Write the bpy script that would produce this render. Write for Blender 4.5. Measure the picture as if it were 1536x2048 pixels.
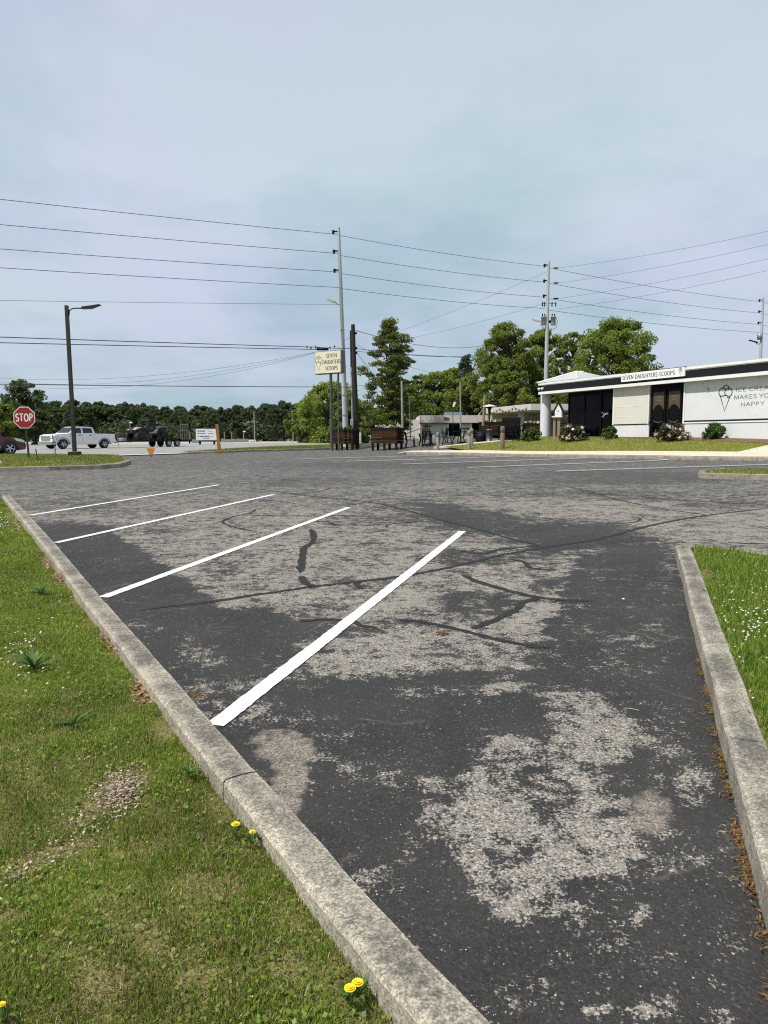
import bpy, bmesh, math, random
import numpy as np
from mathutils import Vector, Matrix
from mathutils.geometry import delaunay_2d_cdt

random.seed(7); rng = np.random.default_rng(7)
scn = bpy.context.scene
for o in list(bpy.data.objects): bpy.data.objects.remove(o)
COL = scn.collection

# ------------------------------------------------------------------ camera, light, sky
F = 1420.0; HOR = 876.0
PITCH = math.atan((1024 - HOR) / F); EYE = 1.5
cam = bpy.data.cameras.new('camera'); cam.sensor_fit = 'VERTICAL'; cam.sensor_height = 36
cam.lens = F / 2048 * 36; cam.clip_start = .05; cam.clip_end = 6000
co = bpy.data.objects.new('camera', cam); COL.objects.link(co)
co.location = (0, 0, EYE); co.rotation_euler = (math.pi / 2 - PITCH, 0, 0)
scn.camera = co
SUN_EL = math.radians(58); SUN_AZ = math.radians(-121)     # azimuth clockwise from +Y
sun_dir = Vector((math.sin(SUN_AZ) * math.cos(SUN_EL), math.cos(SUN_AZ) * math.cos(SUN_EL), math.sin(SUN_EL)))
sl = bpy.data.lights.new('sun', 'SUN'); sl.energy = 4.8; sl.angle = math.radians(1.2); sl.color = (1, .955, .88)
so = bpy.data.objects.new('sun', sl); COL.objects.link(so)
so.location = (-20, -10, 40); so.rotation_euler = (-sun_dir).to_track_quat('-Z', 'Y').to_euler()
scn.view_settings.view_transform = 'Standard'
try: scn.view_settings.look = 'None'
except Exception: pass
scn.view_settings.exposure = 0.18; scn.view_settings.gamma = 1.0
scn.view_settings.use_curve_mapping = False
try:
    scn.cycles.use_denoising = False; scn.cycles.filter_width = 1.15; scn.cycles.sample_clamp_indirect = 4.0
except Exception: pass

W = bpy.data.worlds.new('World'); scn.world = W; W.use_nodes = True
nt = W.node_tree; nt.nodes.clear()
def wn(t, **k):
    n = nt.nodes.new(t)
    for a, b in k.items(): setattr(n, a, b)
    return n
sky = wn('ShaderNodeTexSky', sky_type='NISHITA', sun_disc=False)
sky.sun_elevation = SUN_EL; sky.sun_rotation = SUN_AZ; sky.air_density = 1.0; sky.dust_density = 3.0
SKY_S = .1
tc = wn('ShaderNodeTexCoord'); sep = wn('ShaderNodeSeparateXYZ')
nt.links.new(tc.outputs['Generated'], sep.inputs[0])
# thin overcast: clouds on a plane high above (direction / elevation)
mz = wn('ShaderNodeMath', operation='MAXIMUM'); mz.inputs[1].default_value = 0.0
nt.links.new(sep.outputs['Z'], mz.inputs[0])
az = wn('ShaderNodeMath', operation='ADD'); az.inputs[1].default_value = .22
nt.links.new(mz.outputs[0], az.inputs[0])
dv = wn('ShaderNodeVectorMath', operation='SCALE'); inv = wn('ShaderNodeMath', operation='DIVIDE'); inv.inputs[0].default_value = 1
nt.links.new(az.outputs[0], inv.inputs[1]); nt.links.new(tc.outputs['Generated'], dv.inputs[0]); nt.links.new(inv.outputs[0], dv.inputs['Scale'])
n1 = wn('ShaderNodeTexNoise'); n1.inputs['Scale'].default_value = 1.15; n1.inputs['Detail'].default_value = 5; n1.inputs['Roughness'].default_value = .56
n2 = wn('ShaderNodeTexNoise'); n2.inputs['Scale'].default_value = .9; n2.inputs['Detail'].default_value = 3
mp = wn('ShaderNodeMapping'); mp.inputs['Location'].default_value = (3.7, 8.2, 1.3)
nt.links.new(dv.outputs[0], n1.inputs['Vector']); nt.links.new(dv.outputs[0], mp.inputs[0]); nt.links.new(mp.outputs[0], n2.inputs['Vector'])
r1 = wn('ShaderNodeValToRGB'); e = r1.color_ramp.elements
e[0].position = .38; e[1].position = .60
e[0].color = (.395, .515, .600, 1); e[1].color = (.560, .632, .735, 1)
nt.links.new(n1.outputs[0], r1.inputs[0])
tint = wn('ShaderNodeValToRGB'); e = tint.color_ramp.elements
e[0].position = .35; e[1].position = .65
e[0].color = (.97, 1.02, .97, 1); e[1].color = (1.02, .965, 1.05, 1)
nt.links.new(n2.outputs[0], tint.inputs[0])
mul = wn('ShaderNodeMix', data_type='RGBA', blend_type='MULTIPLY'); mul.inputs[0].default_value = 1
nt.links.new(r1.outputs[0], mul.inputs[6]); nt.links.new(tint.outputs[0], mul.inputs[7])
# height ramp: slightly deeper towards the horizon
hr = wn('ShaderNodeValToRGB'); e = hr.color_ramp.elements
e[0].position = 0.0; e[0].color = (.90, .93, .93, 1); e[1].position = .32; e[1].color = (1, 1, 1, 1)
x = hr.color_ramp.elements.new(.75); x.color = (.86, .855, .87, 1)
nt.links.new(mz.outputs[0], hr.inputs[0])
mul2 = wn('ShaderNodeMix', data_type='RGBA', blend_type='MULTIPLY'); mul2.inputs[0].default_value = 1
nt.links.new(mul.outputs[2], mul2.inputs[6]); nt.links.new(hr.outputs[0], mul2.inputs[7])
sc = wn('ShaderNodeMix', data_type='RGBA', blend_type='MULTIPLY'); sc.inputs[0].default_value = 1
sc.inputs[7].default_value = (1 / SKY_S,) * 3 + (1,)
nt.links.new(mul2.outputs[2], sc.inputs[6])
mixs = wn('ShaderNodeMix', data_type='RGBA'); mixs.inputs[0].default_value = .93
nt.links.new(sky.outputs[0], mixs.inputs[6]); nt.links.new(sc.outputs[2], mixs.inputs[7])
bg = wn('ShaderNodeBackground'); bg.inputs[1].default_value = SKY_S
nt.links.new(mixs.outputs[2], bg.inputs[0])
ow = wn('ShaderNodeOutputWorld'); nt.links.new(bg.outputs[0], ow.inputs[0])

# ------------------------------------------------------------------ terrain height and pixel helpers
def sm(a, b, x):
    t = np.clip((np.asarray(x, float) - a) / (b - a), 0, 1); return t * t * (3 - 2 * t)
def HT(x, y):
    x = np.asarray(x, float); y = np.asarray(y, float)
    z = .9 * np.tanh(.0205 * y) + .01 * np.clip(x, 0, 15) - .005 * np.clip(-x, 0, 30)
    u = (x - 12.5) * .79 + (y - 28) * .62
    return z + .7 * sm(-1.5, 6.5, u) * sm(-4, 2, x) * (1 - .85 * sm(50, 62, y))
def hz(x, y): return float(HT(x, y))
def ray(px, py):
    cx = (px - 768) / F; cy = (1024 - py) / F
    return Vector((cx, math.cos(PITCH) + math.sin(PITCH) * cy, -math.sin(PITCH) + math.cos(PITCH) * cy))
def at(px, py, Y):
    d = ray(px, py); return Vector((0, 0, EYE)) + d * (Y / d.y)
def gnd(px, py, off=0.0):
    d = ray(px, py); t = .5
    while t < 900:
        st = max(.02, t * .01)
        if EYE + d.z * t < hz(d.x * t, d.y * t) + off:
            a, b = t - st, t
            for _ in range(30):
                m = (a + b) / 2
                if EYE + d.z * m < hz(d.x * m, d.y * m) + off: b = m
                else: a = m
            return Vector((d.x * b, d.y * b, EYE + d.z * b))
        t += st
def pix(x, y, z):
    """pixel of a world point in the photograph (numpy)"""
    zz = np.asarray(z) - EYE
    dep = y * math.cos(PITCH) - zz * math.sin(PITCH); up = y * math.sin(PITCH) + zz * math.cos(PITCH)
    dep = np.where(dep < .2, .2, dep)
    return 768 + F * x / dep, 1024 - F * up / dep

# ------------------------------------------------------------------ materials
MATS = {}
def new_mat(name):
    m = bpy.data.materials.new(name); m.use_nodes = True; m.node_tree.nodes.clear(); return m, m.node_tree
def N(t, typ, **k):
    n = t.nodes.new(typ)
    for a, b in k.items(): setattr(n, a, b)
    return n
def mat(name, c, rough=.6, metal=0.0, var=.12, scale=4.0, bump=0.0, bscale=60.0, dirt=0.0, stretch=None, coat=0.0, spec=.5):
    if name in MATS: return MATS[name]
    m, t = new_mat(name); L = t.links.new
    out = N(t, 'ShaderNodeOutputMaterial'); p = N(t, 'ShaderNodeBsdfPrincipled')
    p.inputs['Roughness'].default_value = rough; p.inputs['Metallic'].default_value = metal
    p.inputs['Coat Weight'].default_value = coat; p.inputs['Specular IOR Level'].default_value = spec
    tcn = N(t, 'ShaderNodeTexCoord'); mpn = N(t, 'ShaderNodeMapping')
    if stretch: mpn.inputs['Scale'].default_value = stretch
    L(tcn.outputs['Object'], mpn.inputs[0])
    no = N(t, 'ShaderNodeTexNoise'); no.inputs['Scale'].default_value = scale; no.inputs['Detail'].default_value = 6; no.inputs['Roughness'].default_value = .62
    L(mpn.outputs[0], no.inputs['Vector'])
    cr = N(t, 'ShaderNodeValToRGB'); el = cr.color_ramp.elements
    el[0].position = .3; el[1].position = .7
    lo = [max(0, v * (1 - var)) for v in c]; hi = [min(.95, v * (1 + var)) for v in c]
    el[0].color = (*lo, 1); el[1].color = (*hi, 1)
    L(no.outputs[0], cr.inputs[0]); col = cr.outputs[0]
    if dirt > 0:
        n3 = N(t, 'ShaderNodeTexNoise'); n3.inputs['Scale'].default_value = scale * .45; n3.inputs['Detail'].default_value = 8; n3.inputs['Roughness'].default_value = .75
        L(tcn.outputs['Object'], n3.inputs['Vector'])
        c2 = N(t, 'ShaderNodeValToRGB'); c2.color_ramp.elements[0].position = .48; c2.color_ramp.elements[1].position = .72
        c2.color_ramp.elements[0].color = (0, 0, 0, 1); c2.color_ramp.elements[1].color = (dirt,) * 3 + (1,)
        L(n3.outputs[0], c2.inputs[0])
        mx = N(t, 'ShaderNodeMix', data_type='RGBA'); L(c2.outputs[0], mx.inputs[0]); L(col, mx.inputs[6])
        mx.inputs[7].default_value = (c[0] * .35 + .02, c[1] * .34 + .017, c[2] * .3 + .012, 1); col = mx.outputs[2]
    L(col, p.inputs['Base Color'])
    if bump:
        nb = N(t, 'ShaderNodeTexNoise'); nb.inputs['Scale'].default_value = bscale; nb.inputs['Detail'].default_value = 4
        L(mpn.outputs[0], nb.inputs['Vector']); b = N(t, 'ShaderNodeBump'); b.inputs['Strength'].default_value = bump; b.inputs['Distance'].default_value = .02
        L(nb.outputs[0], b.inputs['Height']); L(b.outputs[0], p.inputs['Normal'])
    L(p.outputs[0], out.inputs[0]); MATS[name] = m; return m

def leaf_mat(name, c1, c2, trans=.35, rough=.55):
    if name in MATS: return MATS[name]
    m, t = new_mat(name); L = t.links.new
    out = N(t, 'ShaderNodeOutputMaterial'); g = N(t, 'ShaderNodeNewGeometry')
    oi = N(t, 'ShaderNodeObjectInfo')
    cr = N(t, 'ShaderNodeValToRGB'); el = cr.color_ramp.elements
    el[0].color = (*c1, 1); el[1].color = (*c2, 1)
    L(g.outputs['Random Per Island'], cr.inputs[0])
    hs = N(t, 'ShaderNodeHueSaturation'); mr = N(t, 'ShaderNodeMapRange'); mr.inputs[3].default_value = .92; mr.inputs[4].default_value = 1.15
    L(oi.outputs['Random'], mr.inputs[0]); L(mr.outputs[0], hs.inputs['Value']); L(cr.outputs[0], hs.inputs['Color'])
    d = N(t, 'ShaderNodeBsdfPrincipled'); d.inputs['Roughness'].default_value = rough; d.inputs['Specular IOR Level'].default_value = .3
    tr = N(t, 'ShaderNodeBsdfTranslucent'); mx = N(t, 'ShaderNodeMixShader'); mx.inputs[0].default_value = trans
    L(hs.outputs[0], d.inputs['Base Color']); L(hs.outputs[0], tr.inputs[0]); L(d.outputs[0], mx.inputs[1]); L(tr.outputs[0], mx.inputs[2]); L(mx.outputs[0], out.inputs[0])
    MATS[name] = m; return m

def attr_leaf_mat(name, attr, trans=.3):
    m, t = new_mat(name); L = t.links.new
    out = N(t, 'ShaderNodeOutputMaterial'); a = N(t, 'ShaderNodeAttribute', attribute_name=attr)
    d = N(t, 'ShaderNodeBsdfPrincipled'); d.inputs['Roughness'].default_value = .5; d.inputs['Specular IOR Level'].default_value = .35
    tr = N(t, 'ShaderNodeBsdfTranslucent'); mx = N(t, 'ShaderNodeMixShader'); mx.inputs[0].default_value = trans
    L(a.outputs['Color'], d.inputs['Base Color']); L(a.outputs['Color'], tr.inputs[0]); L(d.outputs[0], mx.inputs[1]); L(tr.outputs[0], mx.inputs[2]); L(mx.outputs[0], out.inputs[0])
    MATS[name] = m; return m

def asphalt_mat():
    m, t = new_mat('asphalt'); L = t.links.new
    out = N(t, 'ShaderNodeOutputMaterial'); p = N(t, 'ShaderNodeBsdfPrincipled'); p.inputs['Specular IOR Level'].default_value = .18
    g = N(t, 'ShaderNodeNewGeometry'); pos = g.outputs['Position']
    a = N(t, 'ShaderNodeAttribute', attribute_name='wear'); sp = N(t, 'ShaderNodeSeparateColor'); L(a.outputs['Color'], sp.inputs[0])
    def noise(s, d=5, r=.6, st=None):
        n = N(t, 'ShaderNodeTexNoise'); n.inputs['Scale'].default_value = s; n.inputs['Detail'].default_value = d; n.inputs['Roughness'].default_value = r
        if st:
            q = N(t, 'ShaderNodeMapping'); q.inputs['Scale'].default_value = st; L(pos, q.inputs[0]); L(q.outputs[0], n.inputs['Vector'])
        else: L(pos, n.inputs['Vector'])
        return n.outputs[0]
    def math_(op, x, y, z=None):
        n = N(t, 'ShaderNodeMath', operation=op)
        for i, v in enumerate((x, y, z)):
            if v is None: continue
            if isinstance(v, (int, float)): n.inputs[i].default_value = v
            else: L(v, n.inputs[i])
        return n.outputs[0]
    nA, nB, nC = noise(2.2, 6, .62), noise(14, 5, .65), noise(70, 3, .6); nM = noise(5.5, 4, .6)
    k = math_('ADD', sp.outputs[0], math_('MULTIPLY', math_('SUBTRACT', nA, .5), .80)); k = math_('ADD', k, math_('MULTIPLY', math_('SUBTRACT', nM, .5), 1.0))
    k = math_('ADD', k, math_('MULTIPLY', math_('SUBTRACT', nB, .5), 1.35))
    k = math_('ADD', k, math_('MULTIPLY', math_('SUBTRACT', nC, .5), 1.35)); k = math_('ADD', k, math_('MULTIPLY', math_('SUBTRACT', noise(210, 2, .6), .5), .55))
    mr = N(t, 'ShaderNodeMapRange', interpolation_type='SMOOTHSTEP'); mr.inputs[1].default_value = .45; mr.inputs[2].default_value = .56; L(k, mr.inputs[0])
    msk = mr.outputs[0]
    # aggregate stones
    v = N(t, 'ShaderNodeTexVoronoi', feature='F1'); v.inputs['Scale'].default_value = 130; L(pos, v.inputs['Vector'])
    sv = N(t, 'ShaderNodeSeparateColor'); L(v.outputs['Color'], sv.inputs[0])
    lr = N(t, 'ShaderNodeValToRGB'); e = lr.color_ramp.elements
    e[0].color = (.080, .072, .064, 1); e[1].color = (.42, .385, .34, 1); q = e.new(.35); q.color = (.185, .172, .155, 1); q2 = e.new(.75); q2.color = (.25, .232, .21, 1)
    L(sv.outputs[0], lr.inputs[0])
    dr = N(t, 'ShaderNodeValToRGB'); e = dr.color_ramp.elements
    e[0].color = (.018, .0175, .0175, 1); e[1].color = (.19, .18, .165, 1); q = e.new(.93); q.color = (.036, .035, .0345, 1); q = e.new(.985); q.color = (.055, .053, .05, 1)
    L(sv.outputs[1], dr.inputs[0])
    # brown-grey tone drift
    hue = N(t, 'ShaderNodeMix', data_type='RGBA'); L(noise(.8, 3), hue.inputs[0]); hue.inputs[6].default_value = (.86, .86, .86, 1); hue.inputs[7].default_value = (1.08, 1.05, 1.0, 1)
    lm = N(t, 'ShaderNodeMix', data_type='RGBA', blend_type='MULTIPLY'); lm.inputs[0].default_value = 1; L(lr.outputs[0], lm.inputs[6]); L(hue.outputs[2], lm.inputs[7])
    # dark: soft tonal drift (dust)
    dd = N(t, 'ShaderNodeMix', data_type='RGBA'); fd = N(t, 'ShaderNodeMapRange'); fd.inputs[1].default_value = .4; fd.inputs[2].default_value = .75; fd.inputs[4].default_value = .30
    L(noise(1.3, 7, .7), fd.inputs[0]); L(fd.outputs[0], dd.inputs[0]); L(dr.outputs[0], dd.inputs[6]); dd.inputs[7].default_value = (.085, .080, .073, 1)
    # far lot: greyed evenly (blue channel of attribute)
    mx = N(t, 'ShaderNodeMix', data_type='RGBA'); L(msk, mx.inputs[0]); L(dd.outputs[2], mx.inputs[6]); L(lm.outputs[2], mx.inputs[7])
    fw = N(t, 'ShaderNodeMix', data_type='RGBA'); L(math_('MULTIPLY', sp.outputs[2], .38), fw.inputs[0]); L(mx.outputs[2], fw.inputs[6]); fw.inputs[7].default_value = (.102, .101, .098, 1)
    sand = N(t, 'ShaderNodeMix', data_type='RGBA')
    sf = math_('MULTIPLY', math_('ADD', math_('ADD', sp.outputs[1], -.55), math_('ADD', math_('MULTIPLY', math_('SUBTRACT', nA, .5), 1.2), math_('MULTIPLY', math_('SUBTRACT', nB, .5), 1.6))), 2.2); sf2 = N(t, 'ShaderNodeClamp'); L(sf, sf2.inputs[0])
    sr = N(t, 'ShaderNodeValToRGB'); e = sr.color_ramp.elements; e[0].color = (.085, .072, .058, 1); e[1].color = (.30, .265, .225, 1); L(sv.outputs[2], sr.inputs[0])
    L(sf2.outputs[0], sand.inputs[0]); L(fw.outputs[2], sand.inputs[6]); L(sr.outputs[0], sand.inputs[7])
    # hairline cracks
    wv = N(t, 'ShaderNodeTexNoise'); wv.inputs['Scale'].default_value = 2.5; wv.inputs['Detail'].default_value = 5; L(pos, wv.inputs['Vector'])
    wm = N(t, 'ShaderNodeVectorMath', operation='MULTIPLY_ADD'); wm.inputs[1].default_value = (.55, .55, 0); L(wv.outputs['Color'], wm.inputs[0]); L(pos, wm.inputs[2])
    cv = N(t, 'ShaderNodeTexVoronoi', feature='DISTANCE_TO_EDGE'); cv.inputs['Scale'].default_value = 1.05; L(wm.outputs[0], cv.inputs['Vector'])
    cm = N(t, 'ShaderNodeMapRange'); cm.inputs[1].default_value = .0; cm.inputs[2].default_value = .012; cm.inputs[3].default_value = 1; cm.inputs[4].default_value = 0; L(cv.outputs[0], cm.inputs[0])
    cg = N(t, 'ShaderNodeMapRange'); cg.inputs[1].default_value = .52; cg.inputs[2].default_value = .62; L(noise(1.1, 3), cg.inputs[0])
    cf = math_('MULTIPLY', math_('MULTIPLY', cm.outputs[0], cg.outputs[0]), .5)
    fin = N(t, 'ShaderNodeMix', data_type='RGBA'); L(cf, fin.inputs[0]); L(sand.outputs[2], fin.inputs[6]); fin.inputs[7].default_value = (.17, .16, .14, 1)
    L(fin.outputs[2], p.inputs['Base Color'])
    rr = N(t, 'ShaderNodeMapRange'); rr.inputs[3].default_value = .72; rr.inputs[4].default_value = .95; L(msk, rr.inputs[0]); L(rr.outputs[0], p.inputs['Roughness'])
    b = N(t, 'ShaderNodeBump'); b.inputs['Strength'].default_value = .55; b.inputs['Distance'].default_value = .004
    hh = math_('ADD', math_('MULTIPLY', v.outputs[0], -1.2), math_('MULTIPLY', msk, -.6)); L(hh, b.inputs['Height']); L(b.outputs[0], p.inputs['Normal'])
    L(p.outputs[0], out.inputs[0]); return m

def concrete_mat(name, base, stain, spk=.5, crown=False):
    m, t = new_mat(name); L = t.links.new
    out = N(t, 'ShaderNodeOutputMaterial'); p = N(t, 'ShaderNodeBsdfPrincipled'); p.inputs['Roughness'].default_value = .9; p.inputs['Specular IOR Level'].default_value = .25
    pos = N(t, 'ShaderNodeNewGeometry').outputs['Position']
    def noise(s, d, r):
        n = N(t, 'ShaderNodeTexNoise'); n.inputs['Scale'].default_value = s; n.inputs['Detail'].default_value = d; n.inputs['Roughness'].default_value = r; L(pos, n.inputs['Vector']); return n.outputs[0]
    a = N(t, 'ShaderNodeValToRGB'); a.color_ramp.elements[0].position = .40; a.color_ramp.elements[1].position = .61
    a.color_ramp.elements[0].color = (*stain, 1); a.color_ramp.elements[1].color = (*base, 1)
    s1 = N(t, 'ShaderNodeMath', operation='MULTIPLY_ADD'); s1.inputs[1].default_value = .55; L(noise(38, 6, .8), s1.inputs[0])
    s2 = N(t, 'ShaderNodeMath', operation='MULTIPLY'); s2.inputs[1].default_value = .45; L(noise(3.2, 5, .65), s2.inputs[0]); L(s2.outputs[0], s1.inputs[2])
    fac = s1.outputs[0]
    if crown:
        at_ = N(t, 'ShaderNodeAttribute', attribute_name='crown'); sb_ = N(t, 'ShaderNodeMath', operation='MULTIPLY_ADD'); sb_.inputs[1].default_value = -.11; L(at_.outputs['Fac'], sb_.inputs[0]); ad_ = N(t, 'ShaderNodeMath', operation='ADD'); ad_.inputs[1].default_value = .055; L(fac, ad_.inputs[0]); L(ad_.outputs[0], sb_.inputs[2]); fac = sb_.outputs[0]
    L(fac, a.inputs[0])
    v = N(t, 'ShaderNodeTexVoronoi'); v.inputs['Scale'].default_value = 170; L(pos, v.inputs['Vector'])
    sv = N(t, 'ShaderNodeSeparateColor'); L(v.outputs['Color'], sv.inputs[0])
    vr = N(t, 'ShaderNodeValToRGB'); e = vr.color_ramp.elements; e[0].color = (.62, .60, .57, 1); e[1].color = (1.55, 1.5, 1.42, 1); q = e.new(.5); q.color = (1, 1, 1, 1); L(sv.outputs[0], vr.inputs[0])
    mx = N(t, 'ShaderNodeMix', data_type='RGBA', blend_type='MULTIPLY'); mx.inputs[0].default_value = spk; L(a.outputs[0], mx.inputs[6]); L(vr.outputs[0], mx.inputs[7])
    L(mx.outputs[2], p.inputs['Base Color'])
    b = N(t, 'ShaderNodeBump'); b.inputs['Strength'].default_value = .6; b.inputs['Distance'].default_value = .004; L(noise(160, 4, .7), b.inputs['Height']); L(b.outputs[0], p.inputs['Normal'])
    L(p.outputs[0], out.inputs[0]); MATS[name] = m; return m

def soil_mat(name, c1, c2, c3, scale=3):
    m, t = new_mat(name); L = t.links.new
    out = N(t, 'ShaderNodeOutputMaterial'); p = N(t, 'ShaderNodeBsdfPrincipled'); p.inputs['Roughness'].default_value = 1; p.inputs['Specular IOR Level'].default_value = .1
    pos = N(t, 'ShaderNodeNewGeometry').outputs['Position']
    n = N(t, 'ShaderNodeTexNoise'); n.inputs['Scale'].default_value = scale; n.inputs['Detail'].default_value = 10; n.inputs['Roughness'].default_value = .75; L(pos, n.inputs['Vector'])
    r = N(t, 'ShaderNodeValToRGB'); e = r.color_ramp.elements; e[0].position = .3; e[1].position = .72; e[0].color = (*c1, 1); e[1].color = (*c3, 1); q = e.new(.5); q.color = (*c2, 1)
    L(n.outputs[0], r.inputs[0])
    n4 = N(t, 'ShaderNodeTexNoise'); n4.inputs['Scale'].default_value = 90; n4.inputs['Detail'].default_value = 3; L(pos, n4.inputs['Vector'])
    r4 = N(t, 'ShaderNodeValToRGB'); r4.color_ramp.elements[0].position = .3; r4.color_ramp.elements[1].position = .7; r4.color_ramp.elements[0].color = (.55, .55, .55, 1); r4.color_ramp.elements[1].color = (1.4, 1.4, 1.3, 1); L(n4.outputs[0], r4.inputs[0])
    mx = N(t, 'ShaderNodeMix', data_type='RGBA', blend_type='MULTIPLY'); mx.inputs[0].default_value = 1; L(r.outputs[0], mx.inputs[6]); L(r4.outputs[0], mx.inputs[7])
    L(mx.outputs[2], p.inputs['Base Color'])
    b = N(t, 'ShaderNodeBump'); b.inputs['Strength'].default_value = .8; b.inputs['Distance'].default_value = .02; L(n4.outputs[0], b.inputs['Height']); L(b.outputs[0], p.inputs['Normal'])
    L(p.outputs[0], out.inputs[0]); MATS[name] = m; return m

# ------------------------------------------------------------------ object helpers
def tag(o, label=None, cat=None, group=None, kind=None):
    if label: o['label'] = label
    if cat: o['category'] = cat
    if group: o['group'] = group
    if kind: o['kind'] = kind
    return o
def thing(name, label, cat, loc=(0, 0, 0), rz=0.0, group=None):
    o = bpy.data.objects.new(name, None); COL.objects.link(o); o.empty_display_size = .2
    o.location = loc; o.rotation_euler = (0, 0, rz); return tag(o, label, cat, group)
def link_mesh(name, me, m=None, parent=None):
    o = bpy.data.objects.new(name, me); COL.objects.link(o)
    if m is not None and not me.materials: me.materials.append(m)
    if parent is not None: o.parent = parent
    return o
def dup(root, loc, rz=0.0, label=None, scale=None):
    r = root.copy(); COL.objects.link(r); r.location = loc; r.rotation_euler = (0, 0, rz)
    if label: r['label'] = label
    if scale is not None: r.scale = scale
    for ch in root.children:
        c = ch.copy(); COL.objects.link(c); c.parent = r
        for g in ch.children:
            d = g.copy(); COL.objects.link(d); d.parent = c
    return r
def np_mesh(name, V, faces_n, Fidx, smooth=False):
    """V (n,3); faces all of faces_n corners; Fidx (m,faces_n)"""
    me = bpy.data.meshes.new(name); V = np.asarray(V, np.float32); Fidx = np.asarray(Fidx, np.int32)
    me.vertices.add(len(V)); me.vertices.foreach_set('co', V.ravel())
    m = len(Fidx); me.loops.add(m * faces_n); me.loops.foreach_set('vertex_index', Fidx.ravel())
    me.polygons.add(m); me.polygons.foreach_set('loop_start', np.arange(m, dtype=np.int32) * faces_n)
    try: me.polygons.foreach_set('loop_total', np.full(m, faces_n, np.int32))
    except Exception: pass
    if smooth: me.polygons.foreach_set('use_smooth', np.ones(m, bool))
    me.update(calc_edges=True); return me
def set_attr(me, name, C):
    a = me.attributes.new(name, 'FLOAT_COLOR', 'POINT'); a.data.foreach_set('color', np.asarray(C, np.float32).ravel())

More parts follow.
